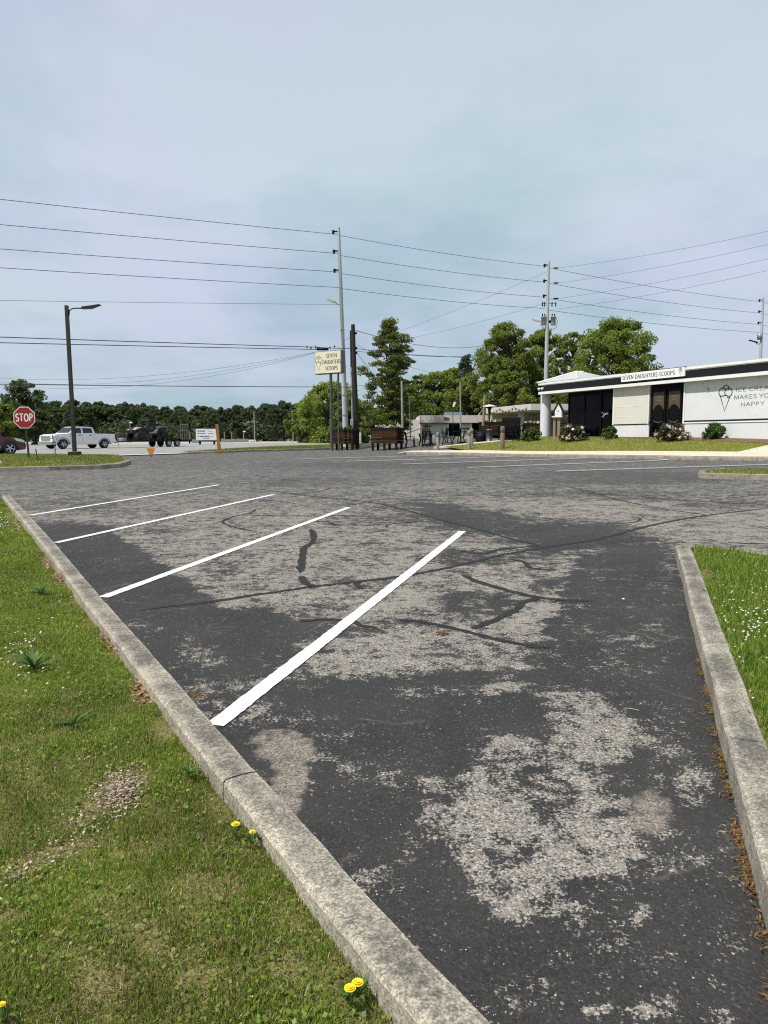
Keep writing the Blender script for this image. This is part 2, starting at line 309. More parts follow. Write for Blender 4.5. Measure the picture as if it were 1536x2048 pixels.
class MB:
    def __init__(s): s.v = []; s.f = []; s.sm = []
    def add(s, vs, fs, smooth=False):
        b = len(s.v); s.v += [tuple(v) for v in vs]; s.f += [tuple(b + i for i in f) for f in fs]; s.sm += [smooth] * len(fs); return s
    def box(s, x0, y0, z0, x1, y1, z1, M=None, ch=0.0):
        if ch > 0:
            bm = bmesh.new(); bmesh.ops.create_cube(bm, size=1)
            for v in bm.verts: v.co = Vector(((x0 + x1) / 2 + v.co.x * (x1 - x0), (y0 + y1) / 2 + v.co.y * (y1 - y0), (z0 + z1) / 2 + v.co.z * (z1 - z0)))
            bmesh.ops.bevel(bm, geom=list(bm.edges), offset=ch, segments=1, affect='EDGES')
            bm.verts.index_update(); vs = [v.co.copy() for v in bm.verts]; fs = [[v.index for v in f.verts] for f in bm.faces]; bm.free()
        else:
            vs = [Vector(p) for p in ((x0, y0, z0), (x1, y0, z0), (x1, y1, z0), (x0, y1, z0), (x0, y0, z1), (x1, y0, z1), (x1, y1, z1), (x0, y1, z1))]
            fs = [(3, 2, 1, 0), (4, 5, 6, 7), (0, 1, 5, 4), (1, 2, 6, 5), (2, 3, 7, 6), (3, 0, 4, 7)]
        if M is not None: vs = [M @ v for v in vs]
        return s.add(vs, fs)
    def tube(s, pts, r, n=8, cap=True, smooth=True):
        pts = [Vector(p) for p in pts]; k = len(pts); rs = [r] * k if isinstance(r, (int, float)) else list(r)
        vs = []; fs = []; up = None
        for i, p in enumerate(pts):
            d = (pts[min(i + 1, k - 1)] - pts[max(i - 1, 0)]).normalized()
            if up is None: up = d.orthogonal().normalized()
            up = (up - d * up.dot(d)); up = up.normalized() if up.length > 1e-5 else d.orthogonal().normalized()
            w = d.cross(up)
            for j in range(n):
                a = 2 * math.pi * j / n; vs.append(p + (up * math.cos(a) + w * math.sin(a)) * rs[i])
        for i in range(k - 1):
            for j in range(n):
                j2 = (j + 1) % n; fs.append((i * n + j, i * n + j2, (i + 1) * n + j2, (i + 1) * n + j))
        s.add(vs, fs, smooth)
        if cap:
            s.add(vs[:n], [tuple(range(n - 1, -1, -1))]); s.add(vs[-n:], [tuple(range(n))])
        return s
    def lathe(s, prof, n=20, M=None, axis='Z', smooth=True):
        vs = []; fs = []
        for (r, h) in prof:
            for j in range(n):
                a = 2 * math.pi * j / n
                v = Vector((r * math.cos(a), r * math.sin(a), h))
                if axis == 'Y': v = Vector((v.x, h, v.y))
                if axis == 'X': v = Vector((h, v.x, v.y))
                vs.append(M @ v if M is not None else v)
        for i in range(len(prof) - 1):
            for j in range(n):
                j2 = (j + 1) % n; fs.append((i * n + j, i * n + j2, (i + 1) * n + j2, (i + 1) * n + j))
        return s.add(vs, fs, smooth)
    def prism(s, poly, h0, h1, plane='XZ', taper=0.0, zref=0.0, bev=0.0, M=None):
        """poly extruded across; plane XZ -> thickness along y. taper narrows the half width with z (symmetric bodies)"""
        bm = bmesh.new(); n = len(poly)
        def P(a, b, h):
            if plane == 'XZ':
                if taper: h = math.copysign(max(.02, abs(h) - taper * max(0, b - zref)), h)
                return Vector((a, h, b))
            if plane == 'XY': return Vector((a, b, h))
            return Vector((h, a, b))
        A = [bm.verts.new(P(a, b, h0)) for a, b in poly]; B = [bm.verts.new(P(a, b, h1)) for a, b in poly]
        fa = bm.faces.new(A); fb = bm.faces.new(B[::-1])
        for i in range(n): bm.faces.new((A[i], B[i], B[(i + 1) % n], A[(i + 1) % n])[::-1])
        if bev: bmesh.ops.bevel(bm, geom=list(fa.edges) + list(fb.edges), offset=bev, segments=2, affect='EDGES')
        bmesh.ops.triangulate(bm, faces=[f for f in bm.faces if len(f.verts) > 4])
        bmesh.ops.recalc_face_normals(bm, faces=bm.faces)
        bm.verts.index_update(); vs = [(M @ v.co if M is not None else v.co.copy()) for v in bm.verts]; fs = [[v.index for v in f.verts] for f in bm.faces]; bm.free()
        return s.add(vs, fs)
    def ball(s, c, r, sc=(1, 1, 1), sub=2, jit=0.0):
        bm = bmesh.new(); bmesh.ops.create_icosphere(bm, subdivisions=sub, radius=1)
        vs = []
        for v in bm.verts:
            k = r * (1 + random.uniform(-jit, jit)); vs.append(Vector((c[0] + v.co.x * k * sc[0], c[1] + v.co.y * k * sc[1], c[2] + v.co.z * k * sc[2])))
        bm.verts.index_update(); fs = [[v.index for v in f.verts] for f in bm.faces]; bm.free(); return s.add(vs, fs, True)
    def build(s, name, m, parent=None, loc=None):
        me = bpy.data.meshes.new(name); me.from_pydata([tuple(v) for v in s.v], [], s.f)
        me.polygons.foreach_set('use_smooth', s.sm); me.update()
        o = link_mesh(name, me, m, parent)
        if loc is not None: o.location = loc
        return o

def in_poly(P, X, Y):
    X = np.asarray(X); Y = np.asarray(Y); ins = np.zeros(X.shape, bool); n = len(P)
    for i in range(n):
        x0, y0 = P[i][0], P[i][1]; x1, y1 = P[(i + 1) % n][0], P[(i + 1) % n][1]
        c = ((y0 > Y) != (y1 > Y)) & (X < (x1 - x0) * (Y - y0) / (y1 - y0 + 1e-12) + x0); ins ^= c
    return ins
def dist_poly(P, X, Y, closed=False):
    d = np.full(np.shape(X), 1e9); n = len(P)
    for i in range(n if closed else n - 1):
        ax, ay = P[i][0], P[i][1]; bx, by = P[(i + 1) % n][0], P[(i + 1) % n][1]
        L2 = (bx - ax) ** 2 + (by - ay) ** 2 + 1e-9; t = np.clip(((X - ax) * (bx - ax) + (Y - ay) * (by - ay)) / L2, 0, 1)
        d = np.minimum(d, np.hypot(X - ax - t * (bx - ax), Y - ay - t * (by - ay)))
    return d
def sheet(name, P, off, step, m, skirt=.0, bump=0.0, parent=None, offf=None):
    """ground sheet following the terrain inside polygon P"""
    P = [(p[0], p[1]) for p in P]; B = []
    for i in range(len(P)):
        a, b = Vector(P[i]), Vector(P[(i + 1) % len(P)]); k = max(1, int((b - a).length / step))
        for j in range(k): B.append(a + (b - a) * (j / k))
    xs = np.arange(min(p.x for p in B) + step * .5, max(p.x for p in B), step); ys = np.arange(min(p.y for p in B) + step * .5, max(p.y for p in B), step)
    pts = list(B); nb = len(B)
    if len(xs) and len(ys):
        X, Y = np.meshgrid(xs, ys); ok = in_poly(P, X, Y) & (dist_poly(P, X, Y, True) > step * .4)
        pts += [Vector((a, b)) for a, b in zip(X[ok], Y[ok])]
    r = delaunay_2d_cdt(pts, [(i, (i + 1) % nb) for i in range(nb)], [], 1, 1e-5)
    vs, fs = r[0], [list(f) for f in r[2]]
    x = np.array([v.x for v in vs]); y = np.array([v.y for v in vs]); z = HT(x, y) + (offf(x, y) if offf else off)
    if bump: z = z + bump * (np.sin(x * 3.1 + y * 1.7) + np.sin(y * 4.3 - x * 2.2) + np.sin(x * 7 + 1)) / 3
    V = [Vector((a, b, c)) for a, b, c in zip(x, y, z)]
    if skirt:
        ids = {}
        for i in range(len(r[3])):
            pass
        # walls along the boundary
        edges = {}
        for f in fs:
            for i in range(len(f)):
                e_ = (f[i], f[(i + 1) % len(f)]); edges[e_] = 1
        for (a, b) in list(edges):
            if (b, a) not in edges:
                i0 = len(V); V += [V[a] - Vector((0, 0, skirt)), V[b] - Vector((0, 0, skirt))]; fs.append([b, a, i0, i0 + 1])
    me = bpy.data.meshes.new(name); me.from_pydata([tuple(v) for v in V], [], fs); me.update()
    o = link_mesh(name, me, m, parent); return o

# ------------------------------------------------------------------ ground geometry taken from the place
KL = [gnd(a, b, .13) for a, b in ((20, 990), (60, 1031), (112, 1086), (206, 1195), (320, 1320), (434, 1449), (510, 1533), (620, 1650), (740, 1785), (860, 1910), (990, 2040))]
KL = [Vector((p.x, p.y)) for p in KL]
dk = (KL[-1] - KL[-3]).normalized(); KL.append(KL[-1] + dk * 1.2); KL.append(KL[-1] + dk * 1.5)   # lot-side edge of left kerb, far to near
KR = [gnd(a, b, .13) for a, b in ((1350, 1090), (1365, 1139), (1380, 1202), (1402, 1282), (1425, 1363), (1449, 1458), (1485, 1595), (1523, 1731))]
KR = [Vector((p.x, p.y)) for p in KR]
dk = (KR[-1] - KR[-3]).normalized(); KR.append(KR[-1] + dk * 1.5); KR.append(KR[-1] + dk * 2.0)
KRF = [gnd(a, b, .13) for a, b in ((1350, 1090), (1380, 1088.5), (1425, 1091), (1470, 1096), (1536, 1105))]
KRF = [Vector((p.x, p.y)) for p in KRF]; KRF.append(KRF[-1] + (KRF[-1] - KRF[-2]).normalized() * 3)
FK = [Vector((gnd(a, b).x, gnd(a, b).y)) for a, b in ((812, 908.5), (900, 910), (1024, 913.5), (1273, 917.5), (1438, 921), (1536, 922))]
FK.append(FK[-1] + (FK[-1] - FK[-2]).normalized() * 12)      # far sidewalk kerb, left to right
def offset(P, d):
    """polyline moved to its left by d"""
    out = []
    for i in range(len(P)):
        a = P[max(i - 1, 0)]; b = P[min(i + 1, len(P) - 1)]; t = (b - a).normalized(); out.append(P[i] + Vector((-t.y, t.x)) * d)
    return out

# materials used widely
M_asph = asphalt_mat(); MATS['asphalt'] = M_asph
M_kerb = concrete_mat('weathered_concrete', (.355, .325, .265), (.105, .098, .086), 1.0, True)
M_walk = concrete_mat('pale_concrete', (.58, .51, .40), (.46, .40, .31), .3)
M_road = concrete_mat('grey_road', (.27, .265, .25), (.215, .21, .20), .4)
M_soil = soil_mat('lawn_soil', (.095, .098, .026), (.150, .140, .048), (.25, .205, .115), 3.5)
M_turf = soil_mat('turf', (.085, .105, .020), (.125, .140, .030), (.17, .165, .050), 1.4)
M_turf2 = soil_mat('bank_turf', (.12, .125, .022), (.165, .165, .036), (.22, .20, .06), .8)
M_mulch = soil_mat('mulch', (.10, .062, .038), (.16, .10, .065), (.24, .16, .11), 3)
M_white = mat('white_paint', (.72, .72, .71), .55, var=.05, scale=3, dirt=.10)
M_line = mat('road_paint', (.64, .64, .625), .8, var=.10, scale=60, bump=.5, bscale=140, dirt=.22)
M_black = mat('black_paint', (.010, .0105, .012), .55, var=.25, spec=.2)
M_blackm = mat('black_metal', (.005, .005, .0055), .5, .0, var=.3, spec=.2)
M_glass = mat('dark_glass', (.0012, .0012, .0013), .06, var=.2, spec=.10)
M_frame = mat('window_black', (.0035, .0035, .0037), .6, var=.3, spec=.12)
M_steel = mat('galvanised_steel', (.36, .38, .40), .5, .6, var=.15, scale=8)
M_polec = mat('pole_concrete', (.40, .42, .43), .85, var=.1, scale=3, dirt=.2, stretch=(1, 1, .15))
M_woodd = mat('dark_pole_wood', (.020, .0155, .013), .85, var=.4, scale=10, bump=.4, stretch=(1, 1, .08))
M_tyre = mat('tyre_rubber', (.018, .018, .018), .85, var=.2)
M_wire = mat('cable_black', (.03, .034, .038), .6, var=.05)

# ---- ground sheet to the horizon
rr = np.concatenate([[0], np.linspace(4, 80, 39), np.geomspace(90, 4000, 26)]); th = np.linspace(0, 2 * math.pi, 97)[:-1]
V = [(0, 0, hz(0, 0) - .12)]; 
for r in rr[1:]:
    x = r * np.cos(th); y = r * np.sin(th); z = np.where(y > -40, HT(x, np.maximum(y, -40)), HT(x, -40.)) - .12
    V += list(zip(x, y, z))
fs = [(0, 1 + j, 1 + (j + 1) % 96) for j in range(96)]
for i in range(len(rr) - 2):
    for j in range(96):
        a = 1 + i * 96; fs.append((a + j, a + 96 + j, a + 96 + (j + 1) % 96, a + (j + 1) % 96))
me = bpy.data.meshes.new('ground'); me.from_pydata([tuple(map(float, v)) for v in V], [], fs); me.update()
tag(link_mesh('ground', me, M_turf), kind='structure')

# ---- parking lot: fine grid near the camera, coarse far away, with a wear map fixed to the asphalt
def axis(segs):
    out = []
    for a, b, s in segs: out += list(np.arange(a, b, s))
    out.append(segs[-1][1]); return np.array(out)
gx = axis([(-26, -9, .5), (-9, -5, .12), (-5, 5.5, .05), (5.5, 10, .12), (10, 26, .5)])
gy = axis([(-3, 1, .25), (1, 8, .04), (8, 16, .09), (16, 34, .2), (34, 64, .6)])
GX, GY = np.meshgrid(gx, gy); GZ = HT(GX, GY)
PX, PY = pix(GX, GY, GZ)
wear = np.interp(PY, [880, 940, 985, 1060, 1200, 1290, 1380, 1480, 2050], [.42, .44, .50, .57, .60, .52, .40, .25, .16])
sand = np.zeros_like(wear)
wob = .10 * np.sin(GX * 5.1 + 2 * np.sin(GY * 3.3)) + .08 * np.sin(GY * 7.7 + GX * 3.1)
def blob(px, py, rx, ry, s, tgt=None, ang=0):
    global wear, sand
    c, sn = math.cos(math.radians(ang)), math.sin(math.radians(ang))
    dx, dy = PX - px, PY - py; u = (dx * c + dy * sn) / rx; v = (-dx * sn + dy * c) / ry
    q = np.sqrt(u * u + v * v) + wob; k = s * (1 - sm(.62, 1.25, q))
    if tgt == 'sand': sand = np.maximum(sand, k)
    else: wear = wear + k
# sealcoat bands along both kerbs
dL = dist_poly(KL, GX, GY); dR = dist_poly(KR, GX, GY)
bandL = (1 - sm(.86, .94, dL + .03 * np.sin(GY * 9))) * sm(3.8, 4.6, GY) * (1 - sm(10.3, 11.6, GY)); wear = wear * (1 - bandL) + .13 * bandL
bandR = (1 - sm(.98, 1.06, dR + .03 * np.sin(GY * 8) + .04 * np.sin(GY * 21))) * sm(2, 3.5, GY) * (1 - sm(7.9, 8.4, GY)); wear = wear * (1 - bandR) + .14 * bandR
for b in ((905, 1640, 90, 36, .52), (990, 1575, 85, 60, .50), (1070, 1590, 120, 90, .50), (1130, 1640, 110, 60, .30), (1010, 1700, 130, 60, .42), (1150, 1700, 150, 55, .48), (1035, 1770, 90, 55, .45), (1200, 1650, 90, 50, .35),
          (1160, 1440, 80, 55, .42), (1210, 1480, 70, 60, .40), (1090, 1490, 130, 40, .36), (1000, 1500, 80, 40, .3), (1100, 1420, 40, 40, .3), (1390, 1570, 45, 50, .30), (1340, 1480, 50, 50, .18),
          (1090, 1820, 120, 26, .26), (1250, 1760, 80, 30, .27), (1370, 1720, 60, 20, .25), (1260, 1820, 40, 30, .22), (1050, 1990, 110, 45, .30), (1190, 2020, 45, 22, .42), (1310, 2020, 75, 34, .42), (1440, 2035, 70, 25, .36), (1000, 1960, 40, 20, .2),
          (1360, 1940, 160, 6, .22), (720, 1760, 40, 25, .18), (880, 1572, 50, 22, .33), (690, 1560, 30, 40, .24), (760, 1530, 40, 30, .15),
          (1090, 1250, 110, 45, .16), (700, 1320, 170, 45, .17), (860, 1300, 190, 42, .20), (1060, 1320, 150, 22, .12), (1240, 1330, 70, 60, .16), (1300, 1250, 55, 40, .14), (1040, 1380, 120, 15, .2), (1180, 1390, 80, 14, .2),
          (410, 1310, 70, 22, .25), (300, 1255, 40, 18, .24), (370, 1280, 30, 14, .24), (560, 1370, 60, 16, .18), (470, 1265, 30, 15, .3), (450, 1215, 30, 10, .2), (1395, 1215, 26, 20, .2), (1350, 1130, 30, 30, .18),
          (520, 1250, 150, 38, -.34), (630, 1285, 150, 30, -.20, None, -12), (330, 1230, 80, 24, -.28), (640, 1390, 130, 30, -.30), (820, 1360, 170, 16, -.18), (900, 1420, 230, 30, -.24), (1020, 1352, 120, 14, -.24), (960, 1210, 90, 30, -.30), (1100, 1170, 70, 14, -.20, None, -10),
          (720, 1640, 110, 90, -.2), (860, 1490, 120, 60, -.16), (1190, 1625, 60, 16, -.5), (960, 1470, 60, 30, -.14), (1060, 1060, 300, 34, -.2, None, 8), (1180, 1075, 160, 30, -.22), (740, 1040, 120, 12, -.1), (960, 1040, 140, 24, -.20, None, 12), (1000, 1110, 180, 16, -.2, None, -4),
          (240, 1060, 120, 12, -.14), (1230, 955, 240, 14, -.22), (1200, 990, 180, 12, -.12), (1420, 1050, 160, 40, .1), (1460, 1010, 120, 12, -.1), (640, 965, 160, 10, -.14), (800, 930, 260, 8, -.14), (300, 950, 260, 12, .05), (760, 970, 200, 12, .08), (560, 1030, 160, 24, .06), (150, 1010, 120, 18, -.08), (1060, 955, 120, 8, .12), (1100, 1015, 200, 22, .10), (450, 1135, 60, 14, -.1)):
    blob(*b)
for b in ((555, 1490, 85, 40, .95, 'sand'), (575, 1570, 45, 90, .95, 'sand'), (1300, 1625, 60, 52, .85, 'sand'), (690, 1730, 50, 40, .5, 'sand'), (1050, 1900, 40, 20, .6, 'sand'), (1050, 1990, 90, 50, .6, 'sand'), (1270, 1300, 60, 22, .35, 'sand'), (1330, 1320, 22, 8, .5, 'sand'), (840, 1960, 30, 20, .3, 'sand')):
    blob(*b)
wear = np.clip(wear, .08, np.interp(GY, [4, 8], [.60, .64]))
soft = sm(9, 22, GY)
ny, nx = GX.shape; idx = np.arange(ny * nx).reshape(ny, nx)
Q = np.stack([idx[:-1, :-1], idx[:-1, 1:], idx[1:, 1:], idx[1:, :-1]], -1).reshape(-1, 4)
me = np_mesh('parking_lot', np.stack([GX.ravel(), GY.ravel(), GZ.ravel()], -1), 4, Q)
set_attr(me, 'wear', np.stack([wear.ravel(), sand.ravel(), soft.ravel(), np.ones(wear.size)], -1))
lot = tag(link_mesh('parking_lot', me, M_asph), kind='structure')

def ribbon(name, P, w, off, m, parent, jit=0.0, taper=0.0, seg=.12):
    """strip of material laid on the lot along polyline P of world points"""
    pts = [Vector((p[0], p[1])) for p in P]; Q = [pts[0]]
    for a, b in zip(pts, pts[1:]):
        k = max(1, int((b - a).length / seg))
        for j in range(1, k + 1): Q.append(a + (b - a) * j / k)
    V = []; n = len(Q)
    for i, p in enumerate(Q):
        t = (Q[min(i + 1, n - 1)] - Q[max(i - 1, 0)]).normalized(); nn = Vector((-t.y, t.x))
        f = 1.0
        if taper: f = min(1, (i + .5) / n / taper, (n - i - .5) / n / taper); f = max(.15, f)
        for s in (1, -1):
            q = p + nn * s * (w / 2 * f * (1 + random.uniform(-jit, jit))); V.append((q.x, q.y, hz(q.x, q.y) + off))
    fs = [(2 * i, 2 * i + 1, 2 * i + 3, 2 * i + 2) for i in range(n - 1)]
    me = bpy.data.meshes.new(name); me.from_pydata(V, [], fs); me.update()
    return link_mesh(name, me, m, parent)
def gl(*pts): return [gnd(a, b) for a, b in pts]
# painted stall lines
for a, b in (((430, 1452), (925, 1063)), ((206, 1195.5), (697, 1015.5)), ((112, 1086), (547, 989.5)), ((60, 1031), (438, 970))):
    ribbon('parking_line', gl(a, b), .105, .006, M_line, lot, .07, seg=.035)
for a, b in (((1112, 944), (1560, 929.2)), ((935, 936.8), (1340, 919.5)), ((803, 929.8), (1170, 917)), ((693, 924), (1020, 914)), ((604, 918.7), (892, 911))):
    ribbon('parking_line', gl(a, b), .105, .035, M_line, lot, .02, seg=.4)
# crack sealer, and one plain straight dark strip
M_tar_strip = mat('crack_sealer_and_strip', (.024, .0235, .023), .85, var=.6, scale=45, spec=.15, dirt=.3)
for pts, w in (([(622, 1058), (628, 1075), (621, 1088), (607, 1099), (605, 1120), (600, 1146)], .085), ([(602, 1153), (610, 1165), (627, 1174)], .075),
               ([(280, 1222), (330, 1214), (410, 1205), (480, 1195), (560, 1183), (640, 1172), (720, 1163), (800, 1153), (880, 1139), (960, 1121), (1000, 1111), (1060, 1100), (1130, 1089), (1200, 1078), (1260, 1062), (1330, 1045), (1420, 1030), (1540, 1016)], .07),
               ([(500, 976), (560, 984), (600, 990), (700, 1000), (760, 1008), (830, 1025), (900, 1045), (960, 1060), (1020, 1077), (1080, 1091)], .065),
               ([(925, 1150), (960, 1165), (1000, 1177), (1050, 1190), (1100, 1198), (1185, 1203)], .075), ([(1078, 1196), (1048, 1205), (1032, 1220), (990, 1240), (945, 1258)], .07),
               ([(800, 1240), (850, 1245), (910, 1258), (950, 1268), (1000, 1281), (1050, 1290), (1100, 1296)], .06), ([(1020, 1119), (1048, 1124), (1062, 1136), (1112, 1141)], .06),
               ([(720, 1164), (712, 1170), (726, 1178)], .06), ([(600, 1243), (650, 1239), (700, 1242), (725, 1252), (752, 1256)], .05),
               ([(512, 1018), (500, 1026), (465, 1034), (445, 1044), (470, 1055), (515, 1064)], .05), ([(505, 1031), (580, 1031), (640, 1030), (700, 1031), (750, 1027)], .03), ([(605, 1042), (648, 1043), (672, 1050)], .05),
               ([(772, 1055), (784, 1048), (850, 1042)], .035), ([(535, 1000), (570, 1004), (592, 1008)], .04), ([(590, 990), (640, 983), (662, 975)], .05),
               ([(690, 1013), (760, 1000), (860, 993), (960, 990), (1020, 978), (1090, 975), (1130, 974)], .035), ([(995, 960), (1060, 966), (1120, 971), (1180, 984), (1240, 1001), (1330, 1018), (1420, 1031)], .045),
               ([(1160, 985), (1300, 995), (1430, 1004), (1540, 1010)], .03), ([(1195, 1045), (1240, 1047), (1275, 1043), (1278, 1036), (1260, 1033)], .04), ([(1420, 1002), (1470, 995), (1540, 988)], .03),
               ([(905, 1098), (960, 1108), (1005, 1098), (1080, 1092)], .05), ([(505, 950), (560, 958), (600, 962)], .03), ([(820, 955), (900, 962), (960, 958)], .03), ([(1456, 1085.5), (1500, 1087), (1560, 1089)], .055)):  # last entry: only a straight dark strip just beyond the right island
    P = gl(*pts)
    # soften: Catmull-Rom through the points
    S = []
    for i in range(len(P) - 1):
        p0, p1, p2, p3 = P[max(i - 1, 0)], P[i], P[i + 1], P[min(i + 2, len(P) - 1)]
        for j in range(6):
            t = j / 6; S.append(.5 * ((2 * p1) + (p2 - p0) * t + (2 * p0 - 5 * p1 + 4 * p2 - p3) * t * t + (3 * p1 - p0 - 3 * p2 + p3) * t ** 3))
    S.append(P[-1])
    ribbon('tar_seal_and_strip', S, w, .003, M_tar_strip, lot, .32, .06, seg=.05 if S[0].y < 14 else .2)

# ---- kerbs, cut into sections at their joints
def kerb(P, w, h, below, m, joints, side, zoff=0.0, seg=.11):
    """P lot-side edge polyline; body grows to the left (side=1) or right; sections split at the given arc lengths"""
    root = thing('kerb', None, None); root['kind'] = 'structure'
    pts = [Vector(p) for p in P]; Q = [pts[0]]; A = [0.0]
    for a, b in zip(pts, pts[1:]):
        k = max(1, int((b - a).length / seg))
        for j in range(1, k + 1):
            Q.append(a + (b - a) * j / k); A.append(A[-1] + (b - a).length / k)
    for c in joints:                                            # a ring exactly at every joint
        for i in range(len(A) - 1):
            if A[i] < c < A[i + 1]:
                f = (c - A[i]) / (A[i + 1] - A[i]); Q.insert(i + 1, Q[i].lerp(Q[i + 1], f)); A.insert(i + 1, c); break
    n = len(Q); O = []
    for i in range(n):
        t = (Q[min(i + 1, n - 1)] - Q[max(i - 1, 0)]).normalized(); O.append(Vector((-t.y, t.x)) * side)
    cuts = [-1] + sorted(joints) + [1e9]
    for c0, c1 in zip(cuts, cuts[1:]):
        ids = [i for i in range(n) if c0 <= A[i] <= c1]
        if len(ids) < 2: continue
        V = []; fs = []; prof = [(0, -below), (.004, h - .016), (.014, h - .002), (w * .22, h + .001), (w * .5, h + .002), (w * .75, h + .001), (w - .012, h - .002), (w - .002, h - .014), (w, -below)]; k = len(prof); CR = []; cvals = (.35, .15, .05, .7, 1, .75, .1, .0, .3)
        for q_, i in enumerate(ids):
            p = Q[i].copy()
            t = Vector((O[i].y, -O[i].x)) * side
            if q_ == 0 and c0 > 0: p += t * .005
            if q_ == len(ids) - 1 and c1 < 1e8: p -= t * .005
            j = random.uniform(-.003, .003)
            for (d, z) in prof:
                e = p + O[i] * (d + j); CR.append(cvals[len(CR) % k]); V.append((e.x, e.y, hz(p.x, p.y) + z + zoff + (random.uniform(-.0016, .0012) if 0 < d < w else 0)))
        for q_ in range(len(ids) - 1):
            for j in range(k - 1):
                f = (q_ * k + j, q_ * k + j + 1, (q_ + 1) * k + j + 1, (q_ + 1) * k + j); fs.append(f if side > 0 else f[::-1])
        fs.append(tuple(range(k))); fs.append(tuple((len(ids) - 1) * k + j for j in range(k - 1, -1, -1)))
        me = bpy.data.meshes.new('kerb_section'); me.from_pydata(V, [], fs); me.update(); cra = me.attributes.new('crown', 'FLOAT', 'POINT'); cra.data.foreach_set('value', CR)
        bm = bmesh.new(); bm.from_mesh(me); bmesh.ops.recalc_face_normals(bm, faces=bm.faces); bm.to_mesh(me); bm.free()
        link_mesh('kerb_section', me, m, root)
    return root
KW = .150
def arc_at(P, y):
    s = 0
    for a, b in zip(P, P[1:]):
        if (a.y - y) * (b.y - y) <= 0: return s + (b - a).length * (abs(a.y - y) / max(1e-6, abs(a.y - b.y)))
        s += (b - a).length
    return s
kj = gnd(475, 1541, .13).y
kerb(KL, KW, .13, .15, M_kerb, [2.9, 5.9, 8.9, arc_at(KL, kj)], -1)
kerb(KR, .16, .13, .15, M_kerb, [arc_at(KR, gnd(1385, 1139, .13).y), arc_at(KR, gnd(1420, 1280, .13).y), arc_at(KR, gnd(1480, 1475, .13).y)], 1)
kerb([KRF[0] + Vector((.02, -.01))] + KRF[1:], .10, .128, .15, M_kerb, [2.0], -1)
LK = offset(KL, -KW * .98); RK = offset(KR, .16 * .98); RF = offset(KRF, -.098)

# ---- lawns
lawn_left = [p for p in LK] + [Vector((-5, -3)), Vector((-16, -3)), Vector((-16, 15)), Vector((-8.6, 15.2))]
def bare(x, y):
    """0..1: how bare the soil is on the near lawn (patches fixed to the ground)"""
    px, py = pix(x, y, HT(x, y) + .07); b = np.zeros(np.shape(x))
    for (cx, cy, rx, ry, s, a) in ((235, 1585, 75, 34, 1.0, -28), (170, 1640, 60, 14, .55, -25), (70, 1725, 80, 24, .6, -25), (150, 1700, 90, 22, .55, -12), (20, 1840, 40, 20, .6, 0), (470, 1580, 60, 60, .55, 40), (430, 1500, 40, 60, .5, 45),
                                   (240, 1285, 32, 22, .95, 20), (125, 1150, 22, 18, .9, 30), (95, 1120, 14, 16, .9, 30), (290, 1380, 30, 40, .8, 40), (330, 1450, 26, 40, .7, 40), (180, 1240, 16, 18, .7, 20), (160, 1190, 18, 24, .6, 40), (235, 1716, 16, 10, .8, 0),
                                   (300, 1890, 45, 34, .45, 20), (590, 1700, 40, 50, .3, 40), (700, 1920, 50, 60, .35, 40), (430, 1785, 80, 40, .4, 10), (210, 1970, 70, 40, .35, 0), (380, 1970, 30, 20, .5, 0), (560, 1930, 60, 40, .3, 10), (800, 2020, 60, 30, .5, 30), (30, 1035, 20, 30, .5, 0)):
        c, sn = math.cos(math.radians(a)), math.sin(math.radians(a)); dx, dy = px - cx, py - cy
        u = (dx * c + dy * sn) / rx; v = (-dx * sn + dy * c) / ry; b = np.maximum(b, s * (1 - sm(.5, 1.25, np.hypot(u, v))))
    return b
off_l = lambda x, y: .075 + .012 * np.sin(x * 2.3 + y) + .01 * np.sin(y * 3.7 - x) - .035 * (1 - sm(.0, .22, dist_poly(LK, x, y)))
tag(sheet('left_lawn', lawn_left, .075, .22, M_soil, offf=off_l), kind='structure')
lawn_right = [p for p in RK[1:]] + [Vector((8, -2)), Vector((9, 6.5))] + [p for p in RF[::-1][:-1]]
off_r = lambda x, y: .10 + .01 * np.sin(x * 3 + y * 2)
tag(sheet('right_island_lawn', lawn_right, .1, .25, M_soil, offf=off_r), kind='structure')

# far left island with the stop sign
IK = [Vector((gnd(a, b).x, gnd(a, b).y)) for a, b in ((-140, 946), (0, 943), (100, 941), (200, 938), (240, 935), (251, 931.5))]
tip = IK[-1]; IKB = [tip + Vector((-.35, 1.6)), tip + Vector((-1.6, 3.6))]
def to2(v): return Vector((v.x, v.y))
LAMP = gnd(150, 917, .15); back = [to2(LAMP) + Vector((1.2, .6)), to2(LAMP) + Vector((-1.5, 1.6)), Vector((-19.5, 34.0)), Vector((-24, 31))]
kerb(IK + IKB[:1], .2, .15, .1, M_kerb, [3.2, 6.4], 1, seg=.3)
ik2 = offset(IK + IKB[:1], .19)
tag(sheet('stop_island_lawn', ik2 + IKB[1:] + back, .12, .5, M_turf2, skirt=.2, offf=lambda x, y: .13 + .14 * sm(0, 2.2, dist_poly(ik2, x, y))), kind='structure')
# right far island
r2 = [to2(gnd(1395, 956)), to2(gnd(1430, 958)), to2(gnd(1536, 960.5))]; r2.append(r2[-1] + (r2[-1] - r2[-2]).normalized() * 6)
nrm = Vector((.45, .89)); cap = [r2[0] + nrm * 1.9 + Vector((.6, .1)), r2[0] + nrm * 1.2]
kerb([cap[0], cap[1]] + r2, .16, .15, .1, M_kerb, [2.4, 4.2, 6.0], 1, seg=.3)
ir = offset([cap[0], cap[1]] + r2, .155)
tag(sheet('right_far_island_lawn', ir + [r2[-1] + nrm * 3.2], .12, .4, M_turf2), kind='structure')

